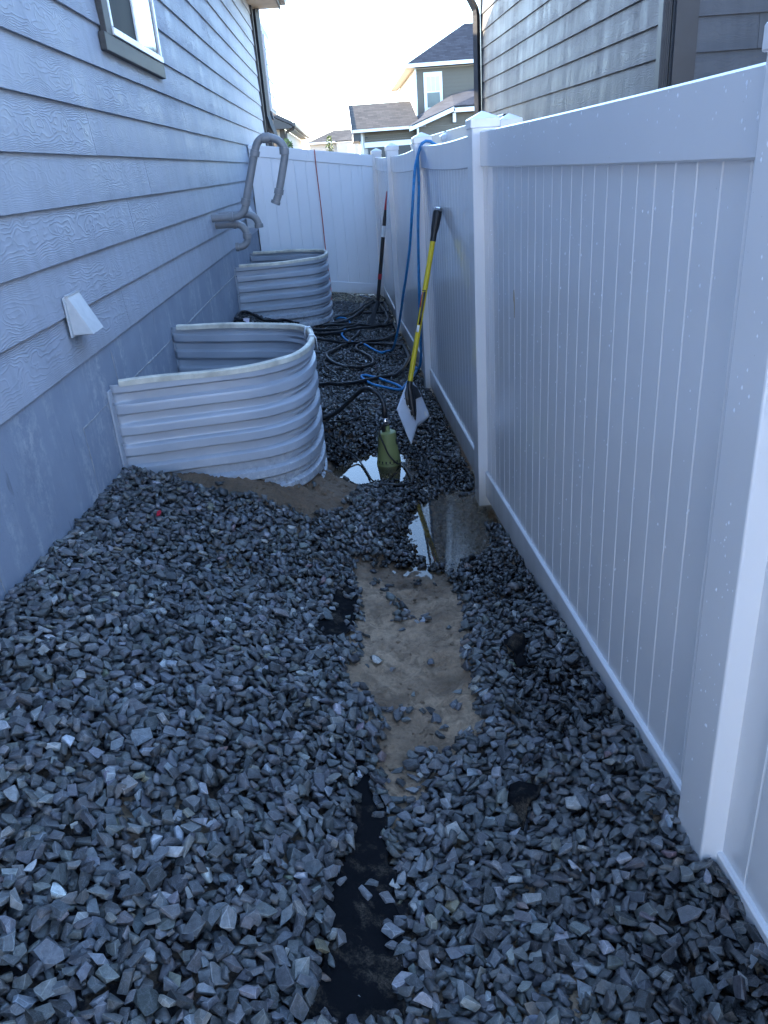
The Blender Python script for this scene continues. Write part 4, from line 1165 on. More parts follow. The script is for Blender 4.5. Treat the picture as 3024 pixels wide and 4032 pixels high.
# ribbed downspout on the near corner
ds = rbox(A_, RE, RN, 0.005, 0.085, 0.034, 0.095, 0.4, 4.05, 'downspout', 'spout', bevel=0.006)
for k in range(4):
    f = lambda a, d, z: (*(A_ + RE * a + RN * d), z)
    u = 0.042 + k * 0.013
    MB().hexa([f(-0.002, u, 0.4), f(0.004, u, 0.4), f(0.004, u + 0.006, 0.4), f(-0.002, u + 0.006, 0.4), f(-0.002, u, 4.05), f(0.004, u, 4.05), f(0.004, u + 0.006, 4.05), f(-0.002, u + 0.006, 4.05)]).build('downspout_rib', M['spout'], ds)
rbox(B_, RE, RN, -0.05, 0.02, -0.01, 0.03, 0.5, 4.08, 'corner_trim', 'spout')
q = B_ + RN * 0.085 - RE * 0.02
MB().tube([(*q, 0.5), (*q, 3.55), (*(q + RN * 0.01), 3.62), (*(q + RN * 0.10), 3.78), (*(q + RN * 0.14), 3.86), (*(q + RN * 0.145), 4.12)], 0.05, 4).build('downspout', M['spout'], RH, smooth=False)
f = lambda a, d, z: (*(A_ + RE * a + RN * d), z)
LR = np.linalg.norm(B_ - A_)
MB().hexa([f(-0.4, -0.1, 4.085), f(LR + 0.4, -0.1, 4.085), f(LR + 0.4, 0.45, 4.085), f(-0.4, 0.45, 4.085), f(-0.4, -0.1, 4.11), f(LR + 0.4, -0.1, 4.11), f(LR + 0.4, 0.45, 4.11), f(-0.4, 0.45, 4.11)]).build('soffit', M['trim'], RH)
MB().hexa([f(-0.4, 0.452, 4.10), f(LR + 0.4, 0.452, 4.10), f(LR + 0.4, 0.55, 4.10), f(-0.4, 0.55, 4.10), f(-0.4, 0.452, 4.24), f(LR + 0.4, 0.452, 4.24), f(LR + 0.4, 0.57, 4.24), f(-0.4, 0.57, 4.24)]).build('gutter', M['spout'], RH)
MB().hexa([f(-0.4, 0.46, 4.25), f(LR + 0.4, 0.46, 4.25), f(LR + 0.4, -4.2, 6.9), f(-0.4, -4.2, 6.9), f(-0.4, 0.46, 4.29), f(LR + 0.4, 0.46, 4.29), f(LR + 0.4, -4.2, 6.95), f(-0.4, -4.2, 6.95)]).build('roof', M['shingle_b'], RH)

# made-up wing out of view to the right, added to block low sky
MB().box((5.0, -3.0, -0.2), (12.0, 5.75, 6.4)).build('sky_block_wing', M['siding_rf'], RH)
MB().prism([(4.6, -3.4, 6.41), (12.4, -3.4, 6.41), (8.7, -3.4, 9.0)], (0, 9.1, 0)).build('sky_block_roof', M['shingle_b'], RH)

# unseen paving and pale house, added behind the camera to bounce sunlight
MB().add([(-14, -14.9, 0.028), (14, -14.9, 0.028), (14, -2.2, 0.028), (-14, -2.2, 0.028)], [(0, 1, 2, 3)]).build('bounce_paving', M['paving'])
tag(bpy.data.objects['bounce_paving'], 'unseen pale paving added behind the camera to bounce sunlight', 'paving', kind='structure')
AH = empty('house', (0, -18, 0.0))
tag(AH, 'unseen pale house added behind the camera to bounce sunlight', 'house')
MB().box((-12, -25, 0.0), (12, -15, 5.6)).build('wall', M['across'], AH)
MB().prism([(-12.6, -25.5, 5.61), (-12.6, -14.5, 5.61), (-12.6, -20, 8.6)], (25.2, 0, 0)).build('roof', M['shingle_w'], AH)
for x in (-6.5, -2.5, 2.0, 6.0): MB().box((x - 0.7, -15.0, 2.9), (x + 0.7, -14.95, 4.4)).build('window', M['glass'], AH)

# ------------------------------------------------------------------ houses beyond
def S(x, y, z, k): return (x * k, y * k, 1.8 + (z - 1.8) * k)
K = 1.4
FH = empty('house', S(3.5, 32, 1.8, K))
tag(FH, 'far two-storey house with olive grey siding, hip roof and white-trimmed window', 'house')
def ff(x, z, y=32): return S(x, y, z, K)
def slabf(x0, x1, z0, z1, y0, y1, name, mat, parent=FH, **kw):
    a = S(x0, y0, z0, K); b_ = S(x1, y1, z1, K)
    return MB().box(a, b_).build(name, M[mat], parent, **kw)
slabf(2.95, 6.6, 0.2, 4.87, 32.0, 41.0, 'wall', 'siding_far2')
z = 3.05
while z < 4.8:
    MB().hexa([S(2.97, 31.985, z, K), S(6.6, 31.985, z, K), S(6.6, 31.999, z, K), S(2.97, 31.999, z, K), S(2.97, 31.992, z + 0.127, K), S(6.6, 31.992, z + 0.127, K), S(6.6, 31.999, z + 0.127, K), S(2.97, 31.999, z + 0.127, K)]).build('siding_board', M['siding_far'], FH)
    z += 0.127
slabf(2.925, 2.985, 3.0, 4.86, 31.975, 32.02, 'corner_trim', 'white')
# hip roof
ez = 5.0
MB().add([S(2.62, 31.75, ez, K), S(8.0, 31.75, ez, K), S(8.0, 41.5, ez, K), S(2.62, 41.5, ez, K), S(5.06, 33.9, 6.40, K), S(8.0, 33.9, 6.40, K), S(8.0, 39.2, 6.4, K), S(5.06, 39.2, 6.4, K)],
         [(0, 1, 5, 4), (3, 0, 4, 7), (2, 3, 7, 6), (4, 5, 6, 7), (1, 2, 6, 5), (0, 3, 2, 1)]).build('roof', M['shingle_b'], FH)
slabf(2.58, 8.0, 4.875, 4.995, 31.70, 31.75, 'fascia', 'white')
slabf(2.56, 2.61, 4.875, 4.995, 31.75, 41.5, 'gutter', 'white')
slabf(2.612, 2.95, 4.88, 4.90, 31.752, 41.4, 'soffit', 'soffit')
wn_ = slabf(3.24, 3.92, 3.41, 4.71, 31.95, 31.984, 'window', 'white')
slabf(3.315, 3.845, 3.53, 4.60, 31.935, 31.949, 'window_sash', 'frame', wn_)
slabf(3.345, 3.815, 4.10, 4.56, 31.925, 31.934, 'pane', 'blind', wn_)
slabf(3.345, 3.815, 3.57, 4.05, 31.925, 31.934, 'pane', 'blind_low', wn_)
for x in (3.50, 3.66): slabf(x - 0.008, x + 0.008, 4.10, 4.56, 31.918, 31.924, 'muntin', 'frame', wn_)
# garage wing
slabf(0.72, 4.2, 0.2, 2.80, 29.0, 31.99, 'garage_wall', 'siding_far2')
z = 2.30
while z < 2.75:
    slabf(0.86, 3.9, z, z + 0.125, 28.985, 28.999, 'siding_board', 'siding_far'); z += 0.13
for k in range(5):
    slabf(0.705, 0.719, 1.9 + k * 0.18, 1.9 + k * 0.18 + 0.17, 29.0, 31.9, 'siding_board', 'siding_far2')
slabf(0.70, 0.80, 0.3, 2.79, 28.96, 28.984, 'corner_trim', 'white')
slabf(0.83, 2.6, 2.33, 2.49, 28.94, 28.984, 'garage_door_trim', 'white')
slabf(0.95, 2.5, 0.3, 2.325, 28.95, 28.984, 'garage_door', 'trim')
slabf(0.46, 2.46, 2.80, 2.885, 28.62, 28.72, 'gutter', 'white')
MB().add([S(0.44, 28.7, 2.87, K), S(2.75, 28.7, 2.87, K), S(2.75, 32.4, 3.86, K), S(0.44, 32.4, 3.86, K), S(0.44, 28.7, 2.81, K), S(2.75, 28.7, 2.81, K), S(2.75, 32.4, 3.80, K), S(0.44, 32.4, 3.80, K)],
         [(0, 1, 2, 3), (7, 6, 5, 4), (0, 4, 5, 1), (1, 5, 6, 2), (2, 6, 7, 3), (3, 7, 4, 0)]).build('garage_roof', M['shingle_w'], FH)
MB().add([S(0.425, 28.66, 2.80, K), S(0.425, 28.66, 2.91, K), S(0.425, 32.42, 3.91, K), S(0.425, 32.42, 3.80, K), S(0.438, 28.66, 2.80, K), S(0.438, 28.66, 2.91, K), S(0.438, 32.42, 3.91, K), S(0.438, 32.42, 3.80, K)],
         [(0, 1, 2, 3), (7, 6, 5, 4), (0, 4, 5, 1), (1, 5, 6, 2), (2, 6, 7, 3), (3, 7, 4, 0)]).build('rake_board', M['white'], FH)
slabf(0.475, 0.715, 2.55, 2.79, 28.75, 31.9, 'gable_return', 'trim')
# porch gable to the right
slabf(2.62, 7.0, 0.2, 2.80, 28.9, 31.95, 'porch_wall', 'siding_far')
z = 2.2
while z < 3.2:
    x0 = 2.62 if z < 2.7 else 2.62 + (z - 2.7) / 0.55 * 1.3
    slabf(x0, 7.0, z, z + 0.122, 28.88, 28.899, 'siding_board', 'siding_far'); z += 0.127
MB().prism([S(2.36, 28.6, 2.72, K), S(2.36, 28.6, 2.84, K), S(3.87, 28.6, 3.36, K), S(3.92, 28.6, 3.24, K)], (0, 0.10, 0)).build('rake_board', M['white'], FH)
slabf(3.87, 7.0, 3.19, 3.32, 28.6, 28.7, 'fascia', 'white')
MB().add([S(2.34, 28.62, 2.86, K), S(3.87, 28.62, 3.375, K), S(7.0, 28.62, 3.33, K), S(7.0, 31.9, 4.5, K), S(5.0, 31.0, 4.0, K), S(4.2, 31.5, 3.9, K), S(2.75, 31.0, 3.2, K)], [(0, 1, 4, 5, 6), (1, 2, 3, 4)]).build('porch_roof', M['shingle_b'], FH, solid=0.04)
slabf(3.84, 3.94, 2.90, 3.18, 28.70, 28.80, 'bracket', 'white')
slabf(2.62, 2.68, 2.5, 2.80, 28.68, 28.80, 'bracket', 'white')
slabf(0.90, 0.95, 2.62, 2.67, 28.95, 28.984, 'wall_lamp', 'spout')
slabf(0.735, 0.77, 0.3, 2.79, 28.93, 28.958, 'downspout', 'white')

K2 = 1.3
CH = empty('house', S(0, 50, 1.8, K2))
tag(CH, 'far small house with tan walls under a dark grey hip roof', 'house')
MB().box(S(-1.77, 50, 0.2, K2), S(3.0, 58, 3.10, K2)).build('wall', M['siding_far2'], CH)
MB().box(S(-1.92, 49.7, 3.10, K2), S(3.0, 49.8, 3.19, K2)).build('fascia', M['white'], CH)
MB().add([S(-1.95, 49.75, 3.19, K2), S(3.2, 49.75, 3.19, K2), S(3.2, 58, 3.19, K2), S(-1.95, 58, 3.19, K2), S(-0.32, 52.5, 3.85, K2), S(2.6, 52.5, 3.85, K2), S(2.6, 55, 3.85, K2), S(-0.32, 55, 3.85, K2)], [(0, 1, 5, 4), (3, 0, 4, 7), (2, 3, 7, 6), (4, 5, 6, 7), (1, 2, 6, 5), (0, 3, 2, 1)]).build('roof', M['shingle_w'], CH)
MB().box(S(-0.18, 49.0, 0.2, K2), S(3.0, 49.9, 3.05, K2)).build('wing_wall', M['siding_far2'], CH)
MB().box(S(-0.22, 48.95, 3.06, K2), S(3.0, 49.0, 3.14, K2)).build('fascia', M['white'], CH)
MB().add([S(-0.25, 48.9, 3.145, K2), S(3.0, 48.9, 3.145, K2), S(3.0, 51.5, 3.6, K2), S(0.9, 51.5, 3.6, K2)], [(0, 1, 2, 3)]).build('wing_roof', M['shingle_w'], CH, solid=0.06)
w_ = MB().box(S(0.42, 48.97, 2.3, K2), S(0.86, 48.995, 3.0, K2)).build('window', M['white'], CH)
MB().box(S(0.48, 48.95, 2.35, K2), S(0.80, 48.965, 2.95, K2)).build('pane', M['blind'], w_)

K3 = 1.3
XH = empty('house', S(-2, 26, 1.8, K3))
tag(XH, 'far house left of centre, gable with dark gutter and pale side wall', 'house')
MB().box(S(-6.0, 24, 0.2, K3), S(-1.5, 34, 2.86, K3)).build('wall', M['siding_far2'], XH)
z = 0.6
while z < 2.8:
    MB().box(S(-6.0, 23.97, z, K3), S(-1.62, 23.998, z + 0.15, K3)).build('siding_board', M['siding_far2'], XH); z += 0.157
MB().box(S(-1.63, 23.96, 0.3, K3), S(-1.49, 23.999, 2.86, K3)).build('corner_trim', M['trim'], XH)
MB().prism([S(-1.24, 23.6, 2.93, K3), S(-1.24, 23.6, 3.02, K3), S(-3.9, 23.6, 4.35, K3), S(-6.4, 23.6, 3.0, K3), S(-6.4, 23.6, 2.9, K3), S(-3.9, 23.6, 4.2, K3)], (0, 10.6 * K3, 0)).build('roof', M['roofdark'], XH)
MB().prism([S(-1.5, 23.62, 2.86, K3), S(-1.26, 23.62, 2.86, K3), S(-1.26, 23.62, 2.92, K3), S(-3.9, 23.62, 4.18, K3), S(-6.0, 23.62, 3.0, K3), S(-6.0, 23.62, 2.86, K3)], (0, 0.35 * K3, 0)).build('gable_board', M['trim'], XH)
MB().box(S(-1.24, 23.6, 2.90, K3), S(-1.16, 34.2, 2.985, K3)).build('gutter', M['spout'], XH)
MB().box(S(-1.5, 24.0, 2.87, K3), S(-1.25, 34.0, 2.89, K3)).build('soffit', M['soffit'], XH)
MB().tube([S(-1.22, 23.75, 2.9, K3), S(-1.24, 23.8, 2.84, K3), S(-1.44, 23.9, 2.78, K3), S(-1.46, 23.92, 2.7, K3), S(-1.46, 23.92, 0.4, K3)], 0.045, 6).build('downspout', M['spout'], XH)

# young tree between the houses
def leafy(name, label, base, h, rad, n, seed, parts=True):
    t = empty(name, base)
    tag(t, label, 'tree')
    r = random.Random(seed)
    b0 = np.array(base)
    tr = MB(); tr.tube([b0, b0 + (0.02, 0.0, h * 0.4), b0 + (-0.03, 0.02, h * 0.75), b0 + (0.02, 0, h * 0.97)], [0.05, 0.04, 0.025, 0.008], 6)
    for i in range(9):
        a = r.uniform(0, 6.28); z = r.uniform(0.45, 0.85) * h; L = rad * r.uniform(0.5, 0.95)
        p = b0 + (0, 0, z)
        tr.tube([p, p + (math.cos(a) * L * 0.5, math.sin(a) * L * 0.5, L * 0.45), p + (math.cos(a) * L, math.sin(a) * L, L * 0.7)], [0.018, 0.012, 0.005], 5)
    tr.build('trunk', M['bark'], t)
    lv = MB()
    for i in range(n):
        a = r.uniform(0, 6.28); zz = r.uniform(0.38, 1.0); rr = rad * math.sqrt(r.random()) * (0.45 + 0.75 * math.sin(math.pi * min(1, zz))) 
        c = b0 + (math.cos(a) * rr, math.sin(a) * rr, zz * h)
        u = np.array([r.gauss(0, 1) for _ in range(3)]); u /= np.linalg.norm(u)
        v = np.cross(u, [r.gauss(0, 1) for _ in range(3)]); v /= np.linalg.norm(v)
        s_ = r.uniform(0.05, 0.11)
        lv.add([c - u * s_, c + v * s_ * 0.45, c + u * s_, c - v * s_ * 0.45], [(0, 1, 2, 3)])
    lv.build('crown', M['leaf'], t)
leafy('young_tree', 'small young green tree showing above the cross fence', (-0.62, 52.0, 0.02), 3.55, 0.30, 300, 3)
leafy('young_tree', 'green bush tip beside the far left house corner', (-1.72, 28.5, 0.02), 2.72, 0.28, 260, 4)

# ------------------------------------------------------------------ hoses, cords and loose things
def lay(path, r, lift=0.0, wob=0.0, seed=0, zover=None):
    P = cr([(x, y, 0) for x, y in path], 0.02)
    out = []
    for p in P:
        x = min(p[0], fence_x(p[1]) - 0.03 - r); y = p[1]
        x = max(x, WALL_X + 0.02)
        h = max(hm(x + dx, y + dy) for dx in (-0.012, 0, 0.012) for dy in (-0.012, 0, 0.012))
        out.append([x, y, max(h, 0.0)])
    out = np.array(out)
    k = np.hanning(15); k /= k.sum()
    zz = np.convolve(np.pad(out[:, 2], 7, mode='edge'), k, 'valid')
    out[:, 2] = zz + r * 0.75 + 0.004 + lift
    return out
def hose_thing(name, label, cat, segs, mat, group=None):
    P0 = segs[0][0][0]
    t = empty(name, tuple(P0))
    tag(t, label, cat, group)
    for i, (P, r) in enumerate(segs):
        MB().tube(P, r, 9).build('hose' if 'hose' in name else 'cable', mat, t)
    return t
HG = 'black garden hoses on the gravel'
hose_thing('garden_hose', 'black hose making a wide loop in front of the far well and shovel', 'hose', [(lay(HOSE_A, 0.0152, 0.002), 0.0152)], M['hose'], HG)
hose_thing('garden_hose', 'black hose doubled back to the foot of the third fence post', 'hose', [(lay(HOSE_B, 0.0152, 0.012), 0.0152)], M['hose'], HG)
hose_thing('garden_hose', 'short black hose end curving out between two longer hose runs', 'hose', [(lay(HOSE_C, 0.0152, 0.016), 0.0152)], M['hose'], HG)
hose_thing('garden_hose', 'farthest black hose coiled in big loops around the leaning dark tool', 'hose', [(lay(HOSE_D, 0.0152, 0.02), 0.0152)], M['hose'], HG)
hose_thing('garden_hose', 'thin dark hose snaking away from the corner of the cross fence', 'hose', [(lay(HOSE_E, 0.010, 0.0), 0.010)], M['hose'], HG)
hose_thing('garden_hose', 'black hose bundle at the house wall between the two window wells', 'hose', [(lay(HOSE_F, 0.0152, 0.012), 0.0152)], M['hose'], HG)
hose_thing('power_cord', 'thin black cord wandering over the gravel behind the green pump', 'cord', [(lay(CORD_THIN, 0.0055, 0.003), 0.0055)], M['cord'])

# submersible pump with its hose
PX, PYY, PZ = 0.150, 4.775, -0.015
PUMP = empty('sump_pump', (PX, PYY, 0.0))
tag(PUMP, 'olive green cone-shaped water pump standing in the puddle', 'pump')
MB().lathe((PX, PYY, PZ), [(0.080, -0.03), (0.082, 0.0), (0.082, 0.012), (0.079, 0.03), (0.0785, 0.034), (0.068, 0.11), (0.061, 0.17), (0.0575, 0.225), (0.056, 0.231), (0.048, 0.235)], 40).build('body', M['pump'], PUMP, smooth=True)
def pump_patch(z0, z1, a0, a1, mat, name):
    rr = lambda z: np.interp(z, [0.034, 0.11, 0.17, 0.225], [0.0785, 0.068, 0.061, 0.0575]) + 0.0012
    G_ = np.array([[(PX + rr(z) * math.cos(a), PYY + rr(z) * math.sin(a), PZ + z) for a in np.linspace(a0, a1, 8)] for z in np.linspace(z0, z1, 5)])
    MB().sheet(G_).build(name, M[mat], PUMP, smooth=True, solid=0.001)
pump_patch(0.150, 0.185, -0.55, -0.2, 'black', 'label')
pump_patch(0.030, 0.033, -3.1, 0.0, 'black', 'seam')
for k in range(9):
    a = -2.9 + k * 0.33
    pump_patch(0.036, 0.052, a, a + 0.12, 'black', 'intake_slot')
MB().lathe((PX + 0.004, PYY, PZ), [(0.019, 0.232), (0.018, 0.24), (0.0155, 0.244), (0.015, 0.285)], 20).build('outlet', M['pump'], PUMP, smooth=True)
MB().tube([(PX - 0.03, PYY - 0.006, PZ + 0.272), (PX + 0.0, PYY - 0.006, PZ + 0.285), (PX + 0.03, PYY - 0.006, PZ + 0.293)], [0.011, 0.015, 0.008], 8).build('handle', M['black'], PUMP)
MB().lathe((PX - 0.018, PYY + 0.004, PZ), [(0.016, 0.235), (0.017, 0.25), (0.014, 0.29)], 16).build('cord_gland', M['black'], PUMP, smooth=True)
MB().lathe((PX - 0.006, PYY, PZ), [(0.0155, 0.287), (0.0185, 0.290), (0.0185, 0.322), (0.016, 0.325)], 20).build('hose_coupling', M['chrome'], PUMP, smooth=True)
MB().lathe((PX - 0.006, PYY, PZ), [(0.016, 0.327), (0.0185, 0.332), (0.0175, 0.39), (0.015, 0.395)], 20).build('hose_sleeve', M['black'], PUMP, smooth=True)
hp = [(PX - 0.006, PYY, PZ + 0.38), (PX - 0.01, PYY + 0.01, PZ + 0.42), (PX - 0.035, PYY + 0.05, 0.455), (0.065, 4.85, 0.488), (0.02, 4.92, 0.47), (-0.05, 5.0, 0.40), (-0.14, 5.06, 0.31), (-0.22, 5.1, 0.255), (-0.31, 5.12, 0.235), (-0.40, 5.12, 0.25)]
hose_thing('pump_hose', 'black hose arching up out of the green pump towards the near well', 'hose', [(np.array(cr(hp, 0.02)), 0.0152)], M['hose'])
lay_c = lay(PUMP_CORD, 0.0058, 0.003)
c0 = cr([(PX + 0.01, PYY - 0.012, PZ + 0.298), (PX - 0.02, PYY - 0.03, PZ + 0.296), (PX - 0.042, PYY - 0.035, PZ + 0.268), (PX - 0.05, PYY - 0.048, PZ + 0.235), (PX - 0.028, PYY - 0.070, PZ + 0.17), (PX - 0.0, PYY - 0.086, PZ + 0.10), (PX + 0.05, PYY - 0.092, PZ + 0.04), tuple(lay_c[2])], 0.015)
hose_thing('power_cord', 'thin black cord looping from the green pump across the puddle', 'cord', [(np.array([*c0[:-1], *lay_c[2:]]), 0.0058)], M['cord'])

# blue hose over the fence
bg = lay(BLUE_G, 0.011, 0.004); bh = lay(BLUE_H, 0.011, 0.003)
A1 = cr([(0.72, 6.22, 1.88), (0.66, 6.22, 1.925), (0.60, 6.22, 1.915), (0.552, 6.22, 1.80), (0.533, 6.2, 1.72), (0.498, 6.15, 1.472), (0.468, 6.3, 1.146), (0.424, 6.6, 0.795), (0.392, 7.0, 0.46), (0.345, 7.35, 0.19), tuple(bg[2])], 0.03)
B1 = cr([(0.76, 6.55, 1.84), (0.70, 6.52, 1.93), (0.64, 6.46, 1.928), (0.59, 6.38, 1.905), (0.568, 6.27, 1.80), (0.565, 6.25, 1.63), (0.545, 6.25, 1.356), (0.536, 6.3, 0.988), (0.536, 6.4, 0.654), (0.555, 6.7, 0.25), (0.54, 6.8, 0.12), tuple(bh[3])], 0.03)
hose_thing('water_hose', 'blue hose hung over the fence top with two strands down to the gravel', 'hose', [(np.array([*A1[:-1], *bg[2:]]), 0.011), (np.array([*B1[:-1], *bh[3:]]), 0.011)], M['blue'])
# coupling lying by the far hose
cpl = empty('hose_coupling', (-0.2, 9.0, 0.1)); tag(cpl, 'silver and black hose connector lying beside the far coils', 'connector')
zc = hm(-0.22, 9.05) + 0.018
MB().tube([(-0.285, 9.06, zc), (-0.235, 9.055, zc)], 0.018, 12).build('ferrule', M['chrome'], cpl)
MB().tube([(-0.235, 9.055, zc), (-0.10, 9.03, zc)], [0.017, 0.012], 10).build('sleeve', M['black'], cpl)
# red cord over the cross fence
rg = lay(RED_G, 0.006, 0.01)
zt = gtop(0.80)
RC = cr([(-0.335, 11.10, zt - 0.05), (-0.335, 11.06, zt + 0.004), (-0.33, 11.01, zt - 0.02), (-0.33, 11.0, zt - 0.2), (-0.315, 10.99, 1.3), (-0.31, 10.985, 0.9), (-0.30, 10.97, 0.6), (-0.285, 10.9, 0.36), (-0.28, 10.4, 0.2), (-0.29, 9.9, 0.16), tuple(rg[1])], 0.03)
hose_thing('extension_cord', 'red cord hanging over the cross fence and trailing behind the far well', 'cord', [(np.array([*RC[:-1], *rg[1:]]), 0.006)], M['red'])

# yellow-handled scraper shovel leaning on the fence
SH = empty('shovel', (0.316, 4.98, 0.02))
LIFT = np.array([0.0, 0.02, 0.015])
tag(SH, 'white bladed shovel with yellow shaft and black grip leaning on the fence', 'shovel')
top = np.array([0.600, 5.345, 1.505]); s_ = np.array([0.333, 5.085, 0.402]) + LIFT
ax = (top - s_) / np.linalg.norm(top - s_)
gl = 0.20
MB().tube([s_, top - ax * gl * 0.9], 0.0172, 16).build('shaft', M['yellow'], SH)
gp = [top - ax * gl, top - ax * (gl - 0.05), top - ax * (gl - 0.09), top - ax * 0.03, top - ax * 0.008]
MB().tube(gp, [0.0195, 0.020, 0.026, 0.030, 0.028], 18).build('grip', M['black'], SH)
MB().tube([top - ax * 0.009, top + ax * 0.012], [0.029, 0.026], 18).build('grip_ring', M['chrome'], SH)
MB().tube([top + ax * 0.0 + np.array([-0.012, -0.012, 0.006]), top + np.array([0.012, -0.03, 0.002])], 0.013, 14).build('hang_eye', M['chrome'], SH)
# decals on the shaft
def decal(a0, a1, ang0, ang1, mat, rr=0.0176):
    u = np.cross(ax, (0, 0, 1.0)); u /= np.linalg.norm(u); w = np.cross(ax, u)
    if (w @ np.array([0, -1, 0])) < 0: w = -w
    G = []
    for a in np.linspace(a0, a1, 4):
        G.append([s_ + ax * a + rr * (math.sin(t) * u + math.cos(t) * w) for t in np.linspace(ang0, ang1, 7)])
    MB().sheet(np.array(G)).build('decal', M[mat], SH, smooth=True, solid=0.0006)
LL = np.linalg.norm(top - s_)
d0 = 0.36
decal(d0 + 0.16, d0 + 0.26, -1.3, 0.15, 'redp'); decal(d0 + 0.245, d0 + 0.257, -1.2, -0.3, 'white', 0.0181)
decal(d0, d0 + 0.155, -1.3, -0.25, 'black'); decal(d0 + 0.05, d0 + 0.265, 0.35, 1.2, 'black'); decal(d0, d0 + 0.045, -0.1, 1.0, 'white')
decal(d0 + 0.268, d0 + 0.274, -1.3, 1.2, 'black')
# socket
k1 = np.array([0.352, 5.015, 0.150]) + LIFT
MB().tube([s_ + ax * 0.035, s_, s_ * 0.6 + k1 * 0.4, s_ * 0.25 + k1 * 0.75], [0.020, 0.0215, 0.026, 0.016], 14).build('socket', M['black'], SH)
T_ = np.array([0.316, 4.975, 0.022]); L_ = np.array([0.234, 5.01, 0.269]); K1_ = np.array([0.372, 5.06, 0.128]); K0_ = np.array([0.345, 5.11, 0.445]); R_c = np.array([0.470, 5.19, 0.150]); TR_ = np.array([0.408, 5.19, 0.330]); TL_ = np.array([0.300, 5.09, 0.420])
T_, L_, K1_, K0_, R_c, TR_, TL_ = (v_ + LIFT for v_ in (T_, L_, K1_, K0_, R_c, TR_, TL_))
n_ = 14
G = np.zeros((2 * n_ - 1, n_, 3))
for i in range(n_):
    a = i / (n_ - 1)
    for j in range(n_):
        c = j / (n_ - 1)
        left = (1 - c) * (L_ * (1 - a) + TL_ * a * 0.5 + K0_ * a * 0.5) + c * (T_ * (1 - a) + K1_ * a)
        G[i, j] = left
        right = (1 - c) * (K0_ * (1 - a) + TR_ * a) + c * (K1_ * (1 - a) + R_c * a)
        bulge = 0.020 * math.sin(math.pi * a) * (0.35 + 0.65 * c)
        G[n_ - 1 + i, j] = right + np.array([0.4, 0.8, -0.5]) * bulge
k_ = np.array([0, 1, 2, 1, 0]) / 4.0
for j in range(n_):
    for d in range(3):
        col_ = np.pad(G[:, j, d], 2, mode='reflect', reflect_type='odd')
        G[:, j, d] = np.convolve(col_, k_, 'valid')
MB().sheet(G).build('blade', M['blade'], SH, smooth=True, solid=0.006)
# black web of the socket over the blade, and rivets
web = []
for u_, v_ in ((13, 0), (9, 1), (8, 4), (10, 7), (12, 11), (14, 9), (15, 5), (19, 4), (25, 3), (22, 0)):
    web.append(G[u_, v_] + 0.020 * np.array([-0.066, -0.956, 0.285]))
cen = np.mean(web, 0) + 0.014 * np.array([-0.066, -0.956, 0.285])
MB().add(web + [cen], [(i, (i + 1) % len(web), len(web)) for i in range(len(web))]).build('socket_web', M['black'], SH, smooth=True, solid=0.008)
for u_, v_ in ((8, 2), (9, 5), (10, 7), (12, 10)):
    p = G[u_, v_] + 0.028 * np.array([-0.066, -0.956, 0.285])
    MB().lathe(p, [(0.006, -0.004), (0.006, 0.002), (0.003, 0.005)], 10).build('rivet', M['chrome'], SH, smooth=True)

tg = [G[22, 10] + np.array([-0.004, -0.008, 0.004]), G[24, 10] + np.array([-0.004, -0.008, 0.004]), G[24, 12] + np.array([-0.004, -0.008, 0.004]), G[22, 12] + np.array([-0.004, -0.008, 0.004])]
MB().add(tg, [(0, 1, 2, 3)]).build('blade_sticker', M['white'], SH, solid=0.001)
# dark digging tool with red top, leaning at the third post
DT = empty('grubbing_hoe', (0.19, 9.3, 0.05))
tag(DT, 'black hoe with red tip and red band leaning in the far corner', 'hoe')
d0_, d1_ = np.array([0.486, 9.42, 1.515]), np.array([0.296, 9.42, 0.304])
dd = d1_ - d0_
rad = lambda t: 0.004 + 0.018 * min(1, t / 0.28)
ts = np.linspace(0, 1, 14)
sel = [t for t in ts if t <= 0.16] + [0.16]
MB().tube([d0_ + dd * t for t in sel], [rad(t) for t in sel], 10).build('tip', M['redp'], DT)
sel = [0.16] + [t for t in ts if t > 0.16]
MB().tube([d0_ + dd * t for t in sel], [rad(t) for t in sel], 10).build('handle', M['black'], DT)
MB().tube([d0_ + dd * 0.735, d0_ + dd * 0.785], 0.0235, 12).build('band', M['redp'], DT)
MB().tube([d0_ + dd * 0.30, d0_ + dd * 0.40], 0.0228, 12).build('label_sleeve', M['white'], DT)
zb = max(hm(0.19, 9.2), 0.02)
MB().hexa([(0.28, 9.40, 0.33), (0.315, 9.41, 0.33), (0.315, 9.45, 0.33), (0.28, 9.44, 0.33), (0.15, 9.18, zb), (0.225, 9.2, zb), (0.225, 9.215, zb), (0.15, 9.195, zb)]).build('blade', M['black'], DT, bevel=0.004)
MB().tube([d1_ + (0, 0, 0.02), d1_ + np.array([0.0, 0, -0.03]), np.array([0.27, 9.36, 0.22])], [0.024, 0.026, 0.022], 10).build('neck', M['black'], DT)

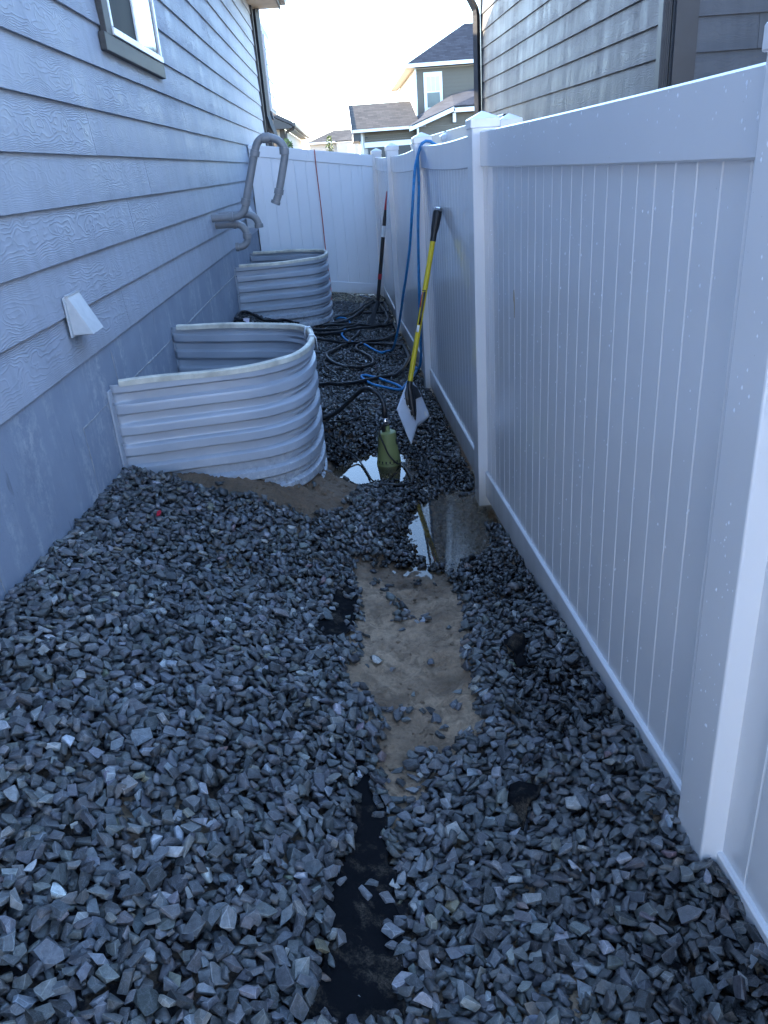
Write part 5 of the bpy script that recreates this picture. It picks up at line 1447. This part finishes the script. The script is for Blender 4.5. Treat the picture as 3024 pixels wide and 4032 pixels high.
# small things
def ball():
    b = MB(); r = 0.033; z0 = max(hm(-0.328, 10.86), 0.1) + r
    b.lathe((-0.328, 10.86, z0), [(r * math.cos(a), r * math.sin(a)) for a in np.linspace(-1.5, 1.5, 14)], 22)
    o = b.build('toy_ball', M['ball'], smooth=True); tag(o, 'small yellow ball beside the far window well', 'ball')
ball()
def chip(name, label, cat, x, y, pts, mat, h=0.004, tilt=0.2):
    z = hm(x, y) + 0.012
    b = MB()
    P = [(x + a, y + c, z + tilt * c + 0.1 * a) for a, c in pts]
    b.prism(P, (0, 0, h)); o = b.build(name, M[mat], bevel=0.001); tag(o, label, cat)
chip('red_scrap', 'tiny bright red scrap on the gravel left of the sand', 'scrap', -0.905, 3.06, [(-0.009, -0.012), (0.006, -0.012), (0.011, 0.004), (0.004, 0.014), (-0.008, 0.008)], 'redp', 0.006, 0.5)
chip('paper_tag', 'pale pink paper tag on the hoses by the house wall', 'tag', -1.06, 7.72, [(-0.03, -0.04), (0.03, -0.05), (0.035, 0.03), (-0.025, 0.045)], 'tagp', 0.002, 0.5)
b = MB().tube([(0.10, 10.98, 0.165), (0.26, 10.86, 0.13)], 0.010, 8); o = b.build('metal_rod', M['chrome']); tag(o, 'short bright metal rod under the right end of the cross fence', 'rod')

# rain and hose spray beads on the fence
def droplets():
    r = np.random.default_rng(5)
    V = []; F = []
    oc = np.array([(1, 0, 0), (0.5, 0.87, 0), (-0.5, 0.87, 0), (-1, 0, 0), (-0.5, -0.87, 0), (0.5, -0.87, 0), (0, 0, 1)])
    of = [(0, 1, 6), (1, 2, 6), (2, 3, 6), (3, 4, 6), (4, 5, 6), (5, 0, 6)]
    for k in range(420):
        y = 1.42 + 2.5 * r.random() ** 1.2; z = 0.35 + 1.45 * r.random()
        if k < 60: y = 1.28 + 0.1 * r.random(); d = 0.0637; yy = y
        elif z > 1.70 or k < 120: z = 1.77 + 0.13 * r.random() ** 0.5; d = 0.0252
        else: d = 0.0122
        s = 0.0016 + 0.0018 * r.random() ** 2
        for q in oc:
            V.append(fpt(y + q[0] * s, d + q[2] * s * 0.8, z + q[1] * s * 1.7))
        n = k * 7
        F += [tuple(n + i for i in f_) for f_ in of]
    b = MB(); b.add(V, F)
    o = b.build('water_beads', M['drop'], smooth=True)
    tag(o, 'scattered water beads on the face of the near fence panels', 'water beads', kind='stuff')
droplets()
